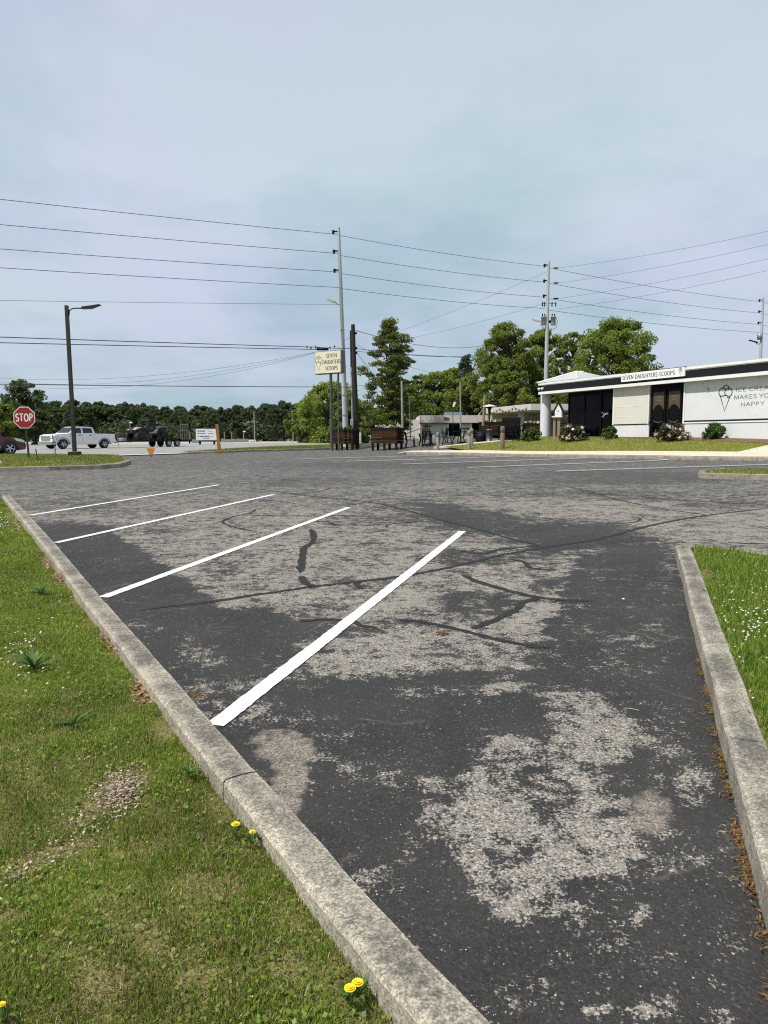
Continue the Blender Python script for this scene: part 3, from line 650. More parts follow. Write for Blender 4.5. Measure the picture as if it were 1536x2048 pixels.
# sidewalk and bank in front of the shop
fr = Vector((FK[-2] - FK[0])).normalized(); fn = Vector((-fr.y, fr.x)); fn = fn if fn.y > 0 else -fn
kerb(FK, .16, .14, .1, M_kerb, [3, 6, 9, 12, 15, 18, 21], 1, seg=.4)
FKi = offset(FK, .158); WB = offset(FK, 1.55)
walk = sheet('sidewalk', FKi + WB[::-1], .138, .5, M_walk); tag(walk, kind='structure')
ramp = [FK[0] + Vector((-.75, .25)), FK[0], FKi[0], WB[0], WB[0] + Vector((-.6, .3))]
tag(sheet('kerb_ramp', ramp, .05, .3, M_walk, offf=lambda x, y: .02 + .115 * sm(-.7, .05, (x - FK[0].x))), kind='structure')
BR = Vector((9.77, 45.0, 1.45)); bx = Vector((6.8, -14.2, 0)).normalized(); by = Vector((-bx.y, bx.x, 0)); BRZ = math.atan2(bx.y, bx.x)
def bw(s, t): return Vector((BR.x + bx.x * s + by.x * t, BR.y + bx.y * s + by.y * t))
PT = [to2(gnd(880, 897.5)), to2(gnd(960, 890)), to2(gnd(1040, 884))]
bank = WB[1:] + [bw(26, -.9), bw(20, -.9), bw(10, -.9), bw(4, -1.0), bw(.5, -1.2)] + [PT[2] + Vector((.3, -.2)), PT[1] + Vector((.3, -.3)), PT[0] + Vector((.3, -.3))]
tag(sheet('bank_lawn', bank, .125, .5, M_turf2), kind='structure')
tag(sheet('mulch_bed', [bw(.2, -1.3), bw(4, -1.15), bw(10, -1.1), bw(20, -1.1), bw(26, -1.1), bw(26, .7), bw(.2, .7)], .14, .5, M_mulch), kind='structure')
ribw = sheet('patio_path', [PT[0] + Vector((-.35, .1)), PT[0] + Vector((.35, -.25)), PT[1] + Vector((.35, -.25)), PT[2] + Vector((.6, -.2)), PT[2] + Vector((.4, .3)), PT[1] + Vector((-.15, .3))], .15, .4, M_walk, skirt=.12); tag(ribw, kind='structure')
dp = [to2(gnd(1470, 906, .13)), to2(gnd(1560, 911, .13)), to2(gnd(1600, 893, .13)), to2(gnd(1536, 891.5, .13))]
tag(sheet('door_path', dp, .16, .4, M_walk, skirt=.03), kind='structure')

# highway
road_near = [Vector((-60, -4)), Vector((-26, 26)), to2(gnd(175, 914.5)), to2(gnd(395, 907)), Vector((-12.3, 47)), Vector((-11.1, 58)), Vector((-5.7, 68)), Vector((3, 74)), Vector((30, 84)), Vector((80, 100))]
road_far = [Vector((80, 135)), Vector((20, 118)), Vector((-14, 100)), Vector((-40, 75)), Vector((-60, 45)), Vector((-95, 10))]
tag(sheet('road', road_near + road_far, .03, 2.5, M_road), kind='structure')
rd = bpy.data.objects['road']
ribbon('road_line', [gnd(165, 914.6), gnd(280, 911), gnd(372, 907.6)], .55, .06, M_line, rd, seg=.5)
for off_, m_ in ((9.0, M_line), (16.8, mat('yellow_paint', (.55, .38, .06), .7))):
    for k in range(7):
        p0 = Vector((-24.5, 42.5)) + Vector((-.835, .55)) * (off_ - 8) + Vector((.55, .835)) * (k * 7 - 14)
        ribbon('lane_dash', [p0, p0 + Vector((.55, .835)) * 3], .14, .05, m_, rd, seg=.6)
VG = [to2(gnd(a, b)) for a, b in ((362, 907.5), (430, 906.5), (500, 903.6), (600, 901), (660, 899))] + [Vector((-.8, 52.5)), Vector((2.2, 53.2)), Vector((4.5, 56)), Vector((9, 60))]
kerb(VG, .2, .12, .1, M_kerb, [4, 8, 12, 16], 1, seg=.4)
VGi = offset(VG, .19)
tag(sheet('verge_lawn', VGi + [Vector((9, 66)), Vector((2, 68)), Vector((-4.2, 66)), Vector((-8.6, 58)), Vector((-10.6, 50)), Vector((-11.3, 45))], .12, .8, M_turf, skirt=.1), kind='structure')
tag(sheet('gravel_yard', [Vector((-75, 72)), Vector((-42, 76)), Vector((-14, 102)), Vector((6, 112)), Vector((0, 150)), Vector((-70, 150))], .02, 4, mat('pale_gravel', (.33, .31, .27), .95, var=.2, scale=1.5)), kind='structure')

# ------------------------------------------------------------------ lettering made of strokes
def arc(cx, cy, rx, ry, a0, a1, n=10):
    return [(cx + rx * math.cos(math.radians(a0 + (a1 - a0) * i / n)), cy + ry * math.sin(math.radians(a0 + (a1 - a0) * i / n))) for i in range(n + 1)]
GL = {
 'A': (.84, [[(.04, 0), (.42, 1)], [(.42, 1), (.80, 0)], [(.19, .36), (.65, .36)]]),
 'C': (.80, [arc(.43, .5, .36, .5, 50, 310, 16)]),
 'D': (.82, [[(.12, 0), (.12, 1)], [(.12, 1), (.35, 1)] + arc(.35, .5, .38, .5, 90, -90, 14) + [(.12, 0)]]),
 'E': (.66, [[(.12, 0), (.12, 1)], [(.12, 1), (.60, 1)], [(.12, .52), (.50, .52)], [(.12, 0), (.62, 0)]]),
 'G': (.86, [arc(.43, .5, .36, .5, 50, 330, 16) + [(.76, .44), (.52, .44)]]),
 'H': (.86, [[(.12, 0), (.12, 1)], [(.74, 0), (.74, 1)], [(.12, .52), (.74, .52)]]),
 'I': (.30, [[(.15, 0), (.15, 1)]]),
 'K': (.80, [[(.12, 0), (.12, 1)], [(.70, 1), (.14, .42)], [(.30, .58), (.76, 0)]]),
 'M': (1.0, [[(.10, 0), (.14, 1)], [(.14, 1), (.50, .05)], [(.50, .05), (.86, 1)], [(.86, 1), (.90, 0)]]),
 'N': (.88, [[(.12, 0), (.12, 1)], [(.12, 1), (.76, 0)], [(.76, 0), (.76, 1)]]),
 'O': (.90, [arc(.45, .5, .38, .5, 0, 360, 22)]),
 'P': (.72, [[(.12, 0), (.12, 1)], [(.12, 1), (.36, 1)] + arc(.36, .74, .28, .26, 90, -90, 10) + [(.12, .48)]]),
 'R': (.78, [[(.12, 0), (.12, 1)], [(.12, 1), (.36, 1)] + arc(.36, .74, .28, .26, 90, -90, 10) + [(.12, .48)], [(.36, .48), (.74, 0)]]),
 'S': (.66, [arc(.34, .745, .25, .255, 30, 270, 12) + arc(.34, .25, .27, .25, 90, -150, 12)]),
 'T': (.78, [[(.39, 0), (.39, 1)], [(.04, 1), (.74, 1)]]),
 'U': (.86, [[(.12, 1), (.12, .34)] + arc(.43, .32, .31, .32, 180, 360, 12) + [(.74, 1)]]),
 'V': (.82, [[(.04, 1), (.41, 0)], [(.41, 0), (.78, 1)]]),
 'Y': (.80, [[(.04, 1), (.40, .48)], [(.76, 1), (.40, .48)], [(.40, .48), (.40, 0)]]),
}
def stroke(mb, pts, w, P, d=.008, hw=1.0):
    """flat ribbon along 2-D pts; P maps (u, v, lift) to a point; hw thins horizontal strokes"""
    n = len(pts); vs = []; closed = n > 3 and math.hypot(pts[0][0] - pts[-1][0], pts[0][1] - pts[-1][1]) < 1e-4
    for i in range(n):
        a = pts[i - 1] if i > 0 else (pts[-2] if closed else pts[0]); b = pts[i + 1] if i < n - 1 else (pts[1] if closed else pts[-1])
        t = Vector((b[0] - a[0], b[1] - a[1])); t = t.normalized() if t.length else Vector((1, 0))
        ww = w * (hw + (1 - hw) * abs(t.y)) / 2
        for s in (1, -1): vs.append(P(pts[i][0] - t.y * s * ww, pts[i][1] + t.x * s * ww, d))
    mb.add(vs, [(2 * i, 2 * i + 1, 2 * i + 3, 2 * i + 2) for i in range(n - 1)])
def text_strokes(mb, s, x, y, h, P, w=.13, gap=.14, serif=True, hw=.55, center=False, d=.008, sq=1.0):
    tot = sum((GL[c][0] * sq + gap) if c != ' ' else .5 for c in s) * h - gap * h
    if center: x -= tot / 2
    for c in s:
        if c == ' ': x += .5 * h; continue
        wd, st = GL[c]
        for pl in st:
            stroke(mb, [(x + a * h * sq, y + b * h) for a, b in pl], w * h, P, d, hw)
            if serif and c not in 'O':
                for (a, b) in (pl[0], pl[-1]):
                    if b < .02 or b > .98:
                        if c in 'DPR' and len(pl) > 4: continue
                        if c in 'ET' and pl[0][1] == pl[-1][1]:
                            stroke(mb, [(x + a * h * sq, y + b * h), (x + a * h * sq, y + b * h + (.14 * h if b < .5 else -.14 * h))], .05 * h, P, d); continue
                        stroke(mb, [(x + (a * sq - .11) * h, y + b * h), (x + (a * sq + .11) * h, y + b * h)], .045 * h, P, d)
                    elif c in 'CGS': stroke(mb, [(x + a * h * sq, y + b * h - .08 * h), (x + a * h * sq, y + b * h + .1 * h)], .05 * h, P, d)
        x += (wd * sq + gap) * h
    return tot
def cone_logo(mb, x, y, h, P, w, d=.008):
    """ice-cream cone with three scoops; x centre, y bottom tip, h total height"""
    q = lambda L: [(x + a * h, y + b * h) for a, b in L]
    stroke(mb, q([(-.22, .585), (0, 0), (.22, .56)]), w, P, d); stroke(mb, q([(-.235, .585), (.10, .60)]), w, P, d)
    stroke(mb, q([(-.22, .585)] + arc(-.13, .735, .165, .165, 235, 30, 16)), w, P, d)
    stroke(mb, q(arc(.015, .87, .13, .125, 195, -25, 14)), w, P, d)
    stroke(mb, q(arc(.14, .71, .165, .17, 205, -65, 18)), w, P, d)
    stroke(mb, q([(.0, .655), (.01, .60), (.09, .60), (.10, .53), (.135, .50), (.165, .53), (.165, .585), (.21, .56)]), w, P, d)

# ------------------------------------------------------------------ the ice cream shop
shop = thing('ice_cream_shop', 'single storey white and black ice cream shop with flat fascia and round corner column', 'building', BR, BRZ)
def wp(px, py, t=0.0):
    """pixel -> (s, z) on the shop's vertical plane t metres behind the fascia"""
    d = ray(px, py); o = Vector((0, 0, EYE)) - BR - by * t; k = -o.dot(by) / d.dot(by); p = o + d * k; return p.dot(bx), p.z
M_wall = mat('white_block', (.62, .635, .635), .8, var=.05, scale=1.2, dirt=.10, bump=.15, bscale=14)
M_cream = mat('cream_panel', (.60, .585, .51), .75, var=.04, scale=1.5)
M_roof = mat('white_metal_roof', (.40, .395, .375), .6, var=.08, scale=2, dirt=.2)
M_sign = mat('sign_white', (.76, .76, .74), .5, var=.03)
M_ink = mat('black_lettering', (.022, .022, .024), .6, var=.1)
M_paper = mat('door_paper', (.060, .046, .024), .8, var=.2, scale=3)
END = 27.0; WT = .32                                    # wall length, wall plane behind the fascia
HT_TOP = 3.45; B1 = wp(1500, 722)[1]; 
zt = wp(1300, 743)[1]
z_fas_top = 3.44; z_b_top = wp(1480, 730)[1]; z_b_bot = wp(1480, 747)[1]; z_f_bot = wp(1480, 754)[1]
sL = wp(1077, 790)[0]
gs0 = wp(1127, 820, WT)[0]; gs1 = wp(1226, 820, WT)[0]; ds0 = wp(1299, 820, WT)[0]; ds1 = wp(1366.5, 820, WT)[0]
zst0 = wp(1450, 839, WT)[1]; zst1 = wp(1450, 845.5, WT)[1]
print('shop', [round(v, 2) for v in (z_b_top, z_b_bot, z_f_bot, sL, gs0, gs1, ds0, ds1, zst0, zst1)])
m = MB(); m.box(sL, 0, z_b_top, END, .25, z_fas_top); m.box(sL - .03, -.03, z_fas_top - .10, END, .0, z_fas_top + .02); m.build('fascia_board', M_white, shop)
MB().box(sL + .015, .02, z_b_bot, END, .25, z_b_top).build('black_band', M_black, shop)
m = MB(); m.box(sL, -.02, z_f_bot, END, .27, z_b_bot); m.build('fascia_board', M_white, shop)
# end return of the fascia (left end of the building)
MB().box(sL, .25, z_b_top, sL + .22, 8.5, z_fas_top).box(sL, .27, z_f_bot, sL + .22, 8.5, z_b_bot).build('fascia_board', M_white, shop)
MB().box(sL + .02, .25, z_b_bot, sL + .2, 8.5, z_b_top).build('black_band', M_black, shop)
MB().box(sL + .22, .27, z_f_bot + .02, END, 9, z_f_bot + .10).build('soffit', M_white, shop)
MB().box(sL + .02, .02, z_fas_top + .02, END, 9, z_fas_top + .06).build('roof', M_roof, shop)
rp = MB(); a0 = Vector((sL - .06, -.06, z_fas_top + .03)); ap = Vector((1.45, 1.6, z_fas_top + .66))
c = [a0, Vector((3.4, -.0, z_fas_top + .05)), Vector((3.4, 3.6, z_fas_top + .05)), Vector((sL - .06, 3.6, z_fas_top + .03))]
ap2 = Vector((1.5, 2.1, z_fas_top + .68))
rp.add([c[0], c[1], c[2], c[3], ap, ap2], [(0, 1, 4), (1, 2, 5, 4), (2, 3, 5), (3, 0, 4, 5), (3, 2, 1, 0)]); rp.build('hip_roof', M_roof, shop)
for k in range(3):
    p = a0.lerp(ap, 0); 
m = MB(); m.tube([a0 + Vector((0, 0, .02)), ap + Vector((0, 0, .02))], .05, 6); m.tube([c[1] + Vector((0, 0, .02)), ap + Vector((0, 0, .02))], .05, 6); m.tube([ap, ap2], .05, 6); m.build('ridge_cap', M_white, shop)
# walls
def wall_quad(name, s0, s1, z0, z1, m_, t0=WT, th=.12): return MB().box(s0, t0, z0, s1, t0 + th, z1).build(name, m_, shop)
wall_quad('base_wall', gs1, ds0, -.6, zst0 - .003, M_wall); wall_quad('base_wall', ds1, END, -.6, zst0 - .003, M_wall)
wall_quad('black_stripe', gs1, ds0, zst0, zst1, M_black, WT - .02); wall_quad('black_stripe', ds1, END, zst0, zst1, M_black, WT - .02)
wall_quad('white_wall', ds1, END, zst1 + .003, z_f_bot + .02, M_wall)
wall_quad('white_wall', gs1, ds0, zst1 + .003, z_f_bot + .02, M_wall)
wall_quad('base_strip', gs1 - .1, END, -.62, -.04, M_black, WT + .02, .1)
zz = wp(1260, 770, WT)[1]
cp = MB().box(gs1 + .12, WT - .035, zst1 + .05, ds0 - .06, WT - .003, zz).build('cream_panel', M_cream, shop)
m = MB(); 
for (s0, z0, s1, z1) in ((gs1 + .02, zst1 + .005, gs1 + .12, zz + .1), (ds0 - .06, zst1 + .005, ds0 + .0, zz + .1), (gs1 + .12, zz, ds0 - .06, zz + .1)): m.box(s0, WT - .05, z0, s1, WT - .002, z1)
m.build('panel_frame', M_white, shop)
m = MB(); m.box(gs1 + .45, WT - .042, 1.72, ds0 - .75, WT - .034, 1.745); m.box(gs1 + .55, WT - .042, 1.18, ds0 - .95, WT - .034, 1.2); m.build('panel_seam', M_white, shop)
m = MB(); m.box(ds1 + .003, WT - .03, zst1 + .004, ds1 + .09, WT - .002, z_f_bot); m.box(ds1 + .09, WT - .03, zst1 + .004, END, WT - .002, zst1 + .07); m.build('wall_trim', M_white, shop)
# back and side
MB().box(gs0, WT + 2.2, -.6, END, 8.5, z_f_bot).build('rear_block', M_frame, shop)
# door
dz0 = .02; dz1 = z_f_bot - .02; door = MB().box(ds0 + .01, WT + .05, -.05, ds1 - .01, WT + .10, dz1).build('door_surround', M_frame, shop)
dm = (ds0 + ds1) / 2
for (a, b) in ((ds0 + .12, dm - .04), (dm + .04, ds1 - .12)):
    fm = MB(); fw = .09
    fm.box(a, WT, dz0, a + fw, WT + .045, dz1 - .2); fm.box(b - fw, WT, dz0, b, WT + .045, dz1 - .2); fm.box(a + fw, WT, dz0, b - fw, WT + .045, .22); fm.box(a + fw, WT, dz1 - .3, b - fw, WT + .045, dz1 - .2)
    dr = fm.build('door', M_frame, shop)
    MB().box(a + fw, WT + .012, .22, b - fw, WT + .03, dz1 - .3).build('door_glass', M_glass, dr)
    zp0 = 1.50
    pp = MB(); pp.box(a + fw + .02, WT + .004, zp0, b - fw - .02, WT + .010, dz1 - .36); pp.build('paper_sheet', M_paper, dr)
    mm = MB(); P_ = lambda u, v, d: Vector((u, WT + .0035 - d * .1, v)); cx_ = (a + b) / 2
    ci = [P_(cx_, 1.32, 0)] + [P_(cx_ + .35 * math.cos(t_ * math.pi / 12), 1.32 + .42 * math.sin(t_ * math.pi / 12), 0) for t_ in range(24)]
    mm.add(ci, [(0, 1 + i, 1 + (i + 1) % 24) for i in range(24)]); mm.build('round_decal', M_frame, dr)
    mm = MB(); 
    for i_, wv in enumerate((.22, .34, .16, .40)): stroke(mm, [(cx_ - wv / 2, 2.16 - i_ * .07), (cx_ + wv / 2, 2.17 - i_ * .07)], .025, P_, .02)
    stroke(mm, [(cx_ - .25, .93)] + arc(cx_, 1.05, .34, .2, 200, 330, 8), .03, P_, .02) ; mm.build('door_print', mat('dim_print', (.12, .11, .10), .7), dr)
    MB().tube([(b - .14 if a < dm - .3 else a + .14, WT - .05, .9), (b - .14 if a < dm - .3 else a + .14, WT - .05, 1.35)], .02, 6).build('door_handle', M_blackm, dr)
# glass front, set back under the eave
GT = .75
m = MB(); zg = z_f_bot + .02
for s_ in np.linspace(gs0, gs1, 4): m.box(s_ - .05, GT - .04, -.3, s_ + .05, GT + .06, zg)
m.box(gs0, GT - .03, -.3, gs1, GT + .05, .12); m.box(gs0, GT - .03, zg - .25, gs1, GT + .05, zg)
wf = m.build('window_front', M_frame, shop)
ss = np.linspace(gs0, gs1, 4)
for k in range(3): MB().box(ss[k] + .05, GT, .12, ss[k + 1] - .05, GT + .02, zg - .25).build('pane', M_glass, wf)
MB().box(gs0 - .05, GT + .06, -.5, gs0 + .05, 2.3, zg).build('side_wall', M_frame, shop)
MB().box(gs0 - 3.4, -.2, -.9, gs1, 6, -.06).build('porch_slab', mat('slab_concrete', (.20, .15, .12), .9, var=.2), shop)
# script on the glass
sc0 = wp(1201, 833, GT); P_ = lambda u, v, d: Vector((u, GT - .004 - d, v))
m = MB(); k = .19; x0, z0 = sc0[0] + .05, sc0[1] - .02
def scr(L): stroke(m, [(x0 + a * k, z0 + b * k + a * k * .22) for a, b in L], .022, P_, .004)
scr(arc(.5, .55, .5, .62, 60, 400, 16)); scr([(1.15, -.7), (1.3, .6)] + arc(1.5, .35, .22, .25, 120, -200, 8)); scr([(1.8, .35), (2.2, .38)] + arc(2.02, .35, .2, .25, 20, 300, 8)); scr([(2.4, .1), (2.45, .6), (2.6, .6), (2.75, .1), (3.0, .2)])
m.build('window_lettering', mat('pale_lettering', (.45, .44, .42), .6), shop)
# corner column
csx = wp(1091, 830, .62)[0]
m = MB(); m.lathe([(.325, -.05), (.325, z_f_bot + .05)], 32, Matrix.Translation((csx, .62, 0))); m.build('corner_column', mat('column_white', (.64, .65, .66), .6, var=.03, dirt=.05), shop)
MB().lathe([(.0, .0), (.36, .0), (.36, -.55)], 32, Matrix.Translation((csx, .62, -.05))).build('column_base', M_black, shop)
# sign board over the door
a, za = wp(1244.5, 755); b, _ = wp(1371, 755); zs0 = wp(1300, 759)[1]; zs1 = wp(1300, 742)[1]
SB = MB().box(a, -.07, zs0, b, .018, zs1).build('sign_board', M_sign, shop)
MB().box(a - .04, -.05, zs0 - .05, b + .04, .012, zs0).box(a - .04, -.05, zs1, b + .04, .012, zs1 + .03).build('sign_frame', M_black, SB)
P_ = lambda u, v, d: Vector((u, -.072 - d, v)); m = MB(); hh = (zs1 - zs0) * .46
tt = text_strokes(MB(), 'SEVEN DAUGHTERS SCOOPS', 0, 0, hh, P_); sq = (b - a) * .83 / tt
text_strokes(m, 'SEVEN DAUGHTERS SCOOPS', a + .1, (zs0 + zs1) / 2 - hh / 2, hh, P_, w=.17, gap=.14 * sq, sq=sq, d=.004, hw=.5)
cone_logo(m, b - .26, zs0 + .07, (zs1 - zs0) * .8, P_, .02, .004); m.build('sign_lettering', M_ink, SB)
# wall lettering
P_ = lambda u, v, d: Vector((u, WT - .003 - d, v))
def wl(txt, px0, py0, px1, pyb):
    s0, zb = wp(px0, pyb, WT); s1, _ = wp(px1, pyb, WT); h_ = wp(px0, py0, WT)[1] - zb
    m = MB(); t0 = text_strokes(MB(), txt, 0, 0, h_, P_); q_ = (s1 - s0) / t0; text_strokes(m, txt, s0, zb, h_, P_, w=.135, gap=.14 * q_, sq=q_, d=.003); m.build('wall_lettering', M_ink, shop)
wl('ICE CREAM', 1471, 776, 1553, 783.5); wl('MAKES YOU', 1468, 791, 1550, 798.5); wl('HAPPY', 1482, 805, 1528.5, 812.5)
s0, zb = wp(1449, 822, WT); zt_ = wp(1449, 770.5, WT)[1]; m = MB(); cone_logo(m, s0, zb, zt_ - zb, P_, .045, .003)
m.build('cone_emblem', M_ink, shop)
s0, zb = wp(1416.5, 778, WT); MB().box(s0 - .05, WT - .06, zb - .07, s0 + .05, WT, zb + .06).build('wall_bracket', M_steel, shop)
# twin floodlights at the left end
for sx in (sL + .10, sL + .42):
    MB().lathe([(.02, -.2), (.05, -.12), (.10, 0), (.0, .02)], 12, Matrix.Translation((sx, -.08, z_b_bot + .16)) @ Matrix.Rotation(math.radians(115), 4, 'X')).build('floodlight', M_white, shop)

# ------------------------------------------------------------------ vehicles
def arcp(cx, cz, r, a0, a1, n=9): return [(cx + r * math.cos(math.radians(a0 + (a1 - a0) * i / n)), cz + r * math.sin(math.radians(a0 + (a1 - a0) * i / n))) for i in range(n + 1)]
def wheel(parent, x, y, r, w, rimm, spokes=5, rim=.62):
    s = 1 if y > 0 else -1
    ty = MB(); ty.lathe([(r * rim, -w / 2), (r * .93, -w / 2), (r, -w / 2 + .04), (r, w / 2 - .04), (r * .93, w / 2), (r * rim, w / 2)], 24, Matrix.Translation((x, y, r)), 'Y')
    tw = ty.build('wheel', M_tyre, parent)
    rm = MB(); yo = y + s * (w / 2 - .05)
    rm.lathe([(r * rim, yo - s * .0 - y + s * .05), (r * (rim - .07), yo - y + s * .03), (r * (rim - .08), yo - y - s * .06)], 24, Matrix.Translation((x, y, r)), 'Y')
    rm.lathe([(0, yo - y + s * .02), (r * .14, yo - y + s * .02), (r * .16, yo - y - s * .03)], 12, Matrix.Translation((x, y, r)), 'Y')
    for k in range(spokes):
        a = 2 * math.pi * k / spokes + .3; M = Matrix.Translation((x, yo, r)) @ Matrix.Rotation(a, 4, 'Y')
        rm.box(0.02, -.012, -r * .09, r * (rim - .04), .012, r * .09, M)
    rm.build('rim', rimm, tw)
    MB().lathe([(0, yo - y - s * .065), (r * rim, yo - y - s * .066)], 20, Matrix.Translation((x, y, r)), 'Y').build('brake_disc', M_blackm, tw)
    return tw
M_rim = mat('alloy', (.55, .56, .57), .3, .9, var=.1)
M_wpaint = mat('white_car_paint', (.78, .79, .80), .25, var=.02, coat=.8)
M_rpaint = mat('maroon_car_paint', (.085, .006, .016), .25, var=.05, coat=.8)
M_chrome = mat('chrome', (.6, .6, .6), .15, .95, var=.05)
M_wind = mat('car_glass', (.012, .014, .016), .05, var=.1)
M_lamp = mat('headlamp_glass', (.62, .64, .66), .12, var=.1)
M_red = mat('tail_lamp', (.25, .008, .010), .25, var=.1)
M_plast = mat('black_plastic', (.022, .022, .023), .6, var=.2)
d_road = Vector((.55, .835)); 
# white pickup, nose towards -d_road (left in the picture)
rz_t = math.atan2(-d_road.y, -d_road.x)
fa_ = Vector((-25.6, 56.4)); ra_ = fa_ + d_road * 3.9; cpos = (fa_ + ra_) / 2 - d_road * .42
pk = thing('pickup_truck', 'white crew cab pickup truck towing a trailer along the road', 'pickup truck', (cpos.x, cpos.y, hz(cpos.x, cpos.y) + .03), rz_t)
pk.scale = (.94, .94, .885); a = 1.95; R_ = .42
body = [(-3.05, .55), (-3.12, .62), (-3.12, 1.34), (-1.05, 1.36), (-1.02, 1.36), (1.0, 1.36), (1.3, 1.38), (2.50, 1.28), (2.84, 1.15), (2.92, .62), (2.88, .42), (a + .56, .40)] + arcp(a, .42, .54, 0, 180) + [(a - .58, .38), (-a + .58, .38)] + arcp(-a, .42, .54, 0, 180) + [(-a - .58, .46)]
MB().prism(body, -.99, .99, bev=.05).build('body', M_wpaint, pk)
cab = [(-1.06, 1.33), (-.97, 1.86), (-.80, 1.955), (.45, 1.98), (.72, 1.93), (1.46, 1.35)]
MB().prism(cab, -.95, .95, taper=.24, zref=1.34, bev=.03).build('cab', M_wpaint, pk)
def side_glass(parent, name, poly, hw, taper, zref, m_):
    for s in (1, -1):
        q = MB(); o_ = []
        for off_ in (.012, -.015):
            for (x_, z_) in poly: o_.append(Vector((x_, s * (hw - taper * (z_ - zref) + off_), z_)))
        n = len(poly); q.add(o_, [tuple(range(n)), tuple(range(2 * n - 1, n - 1, -1))] + [(i, i + n, (i + 1) % n + n, (i + 1) % n) for i in range(n)]); q.build(name, m_, parent)
side_glass(pk, 'side_window', [(.24, 1.40), (1.18, 1.40), (.70, 1.83), (.24, 1.87)], .95, .24, 1.34, M_wind)
side_glass(pk, 'side_window', [(-.84, 1.42), (.08, 1.40), (.08, 1.87), (-.78, 1.84)], .95, .24, 1.34, M_wind)
MB().add([(1.36, -.82, 1.42), (1.36, .82, 1.42), (.80, .74, 1.88), (.80, -.74, 1.88)], [(0, 1, 2, 3)]).build('windscreen', M_wind, pk)
pk.children[-1].location = (.035, 0, .03)
m = MB(); m.box(-3.0, -.90, 1.30, -1.12, .90, 1.352); m.build('cargo_bed', M_plast, pk)
MB().box(2.82, -.66, .72, 2.95, .66, 1.14, ch=.02).build('grille', M_chrome, pk)
MB().box(2.80, -1.0, .36, 3.04, 1.0, .66, ch=.05).build('front_bumper', M_chrome, pk)
MB().box(-3.25, -.98, .48, -3.08, .98, .70, ch=.03).build('rear_bumper', M_chrome, pk)
for s in (1, -1):
    MB().box(2.55, s * .72 - .05, .92, 2.93, s * .72 + .285, 1.15, ch=.03).build('headlight', M_lamp, pk)
    MB().box(-3.15, s * .90 - .07, .86, -2.98, s * .90 + .105, 1.30, ch=.015).build('tail_light', M_red, pk)
    MB().box(.95, s * 1.0 - .05, 1.38, 1.10, s * 1.12 + .05, 1.60, ch=.03).build('mirror', M_plast, pk)
    for x_ in (.30, -.72): MB().box(x_, s * 1.0 - .015, 1.18, x_ + .24, s * 1.0 + .02, 1.24).build('door_handle', M_plast, pk)
    m = MB(); 
    for x_ in (1.28, .17, -.98): m.box(x_ - .006, s * .99 - .006, .50, x_ + .006, s * .99 + .004, 1.34)
    m.build('door_seam', M_plast, pk)
    for cx_ in (a, -a): MB().tube([(p[0], s * .985, p[1]) for p in arcp(cx_, .42, .56, -2, 182, 12)], .03, 6).build('wheel_arch', M_plast, pk)
    for cx_ in (a, -a): wheel(pk, cx_, s * .84, R_, .28, M_rim)
MB().box(-1.35, -.8, .40, 1.35, .8, .5).build('underbody', M_plast, pk)

# maroon car, nose to the right (+d_road), cut by the picture edge
cpos = to2(gnd(20, 909.5)); cdir = Vector((.72, .69)).normalized(); cr_ = Vector((cdir.y, -cdir.x)); cen = cpos - cdir * 1.35 - cr_ * .78
sv = thing('sport_utility_car', 'maroon red sport utility car entering at the left edge of the road', 'car', (cen.x, cen.y, hz(cen.x, cen.y) + .03), math.atan2(cdir.y, cdir.x))
a = 1.35; 
body = [(-2.2, .45), (-2.28, .8), (-2.2, 1.05), (-1.0, 1.08), (.75, 1.06), (1.45, 1.0), (1.95, .88), (2.18, .74), (2.26, .55), (2.2, .30), (a + .46, .24)] + arcp(a, .37, .44, 0, 180) + [(a - .46, .24), (-a + .46, .24)] + arcp(-a, .37, .44, 0, 180) + [(-a - .46, .3)]
MB().prism(body, -.91, .91, bev=.07).build('body', M_rpaint, sv)
MB().prism([(-2.15, 1.03), (-1.9, 1.50), (-1.5, 1.62), (-.2, 1.64), (.15, 1.58), (.98, 1.04)], -.86, .86, taper=.34, zref=1.05, bev=.04).build('cabin', M_rpaint, sv)
side_glass(sv, 'side_window', [(-.5, 1.10), (.72, 1.10), (.16, 1.48), (-.5, 1.55)], .86, .34, 1.05, M_wind); side_glass(sv, 'side_window', [(-1.7, 1.12), (-.6, 1.10), (-.6, 1.55), (-1.5, 1.5)], .86, .34, 1.05, M_wind)
for s in (1, -1):
    m = MB(); m.prism([(1.70, .80), (2.12, .70), (2.16, .80), (1.95, .91), (1.55, .985)], s * .80, s * .925); m.build('headlight', M_lamp, sv)
    MB().box(.75, s * .92 - .06, 1.08, .9, s * 1.02 + .05, 1.22, ch=.03).build('mirror', M_rpaint, sv)
    for cx_ in (a, -a): wheel(sv, cx_, s * .79, .37, .24, M_rim, 5, .68)
    MB().box(-.85, s * .88 - .04, .24, .85, s * .88 + .05, .40).build('sill_trim', M_plast, sv)
    for cx_ in (a, -a): MB().tube([(p[0], s * .905, p[1]) for p in arcp(cx_, .37, .45, -2, 182, 12)], .035, 6).build('wheel_arch', M_plast, sv)
    MB().box(-.85, s * .915, .42, .85, s * .935, .46).build('chrome_strip', M_chrome, sv)
MB().box(2.14, -.7, .32, 2.27, .7, .62, ch=.03).build('grille', M_plast, sv)

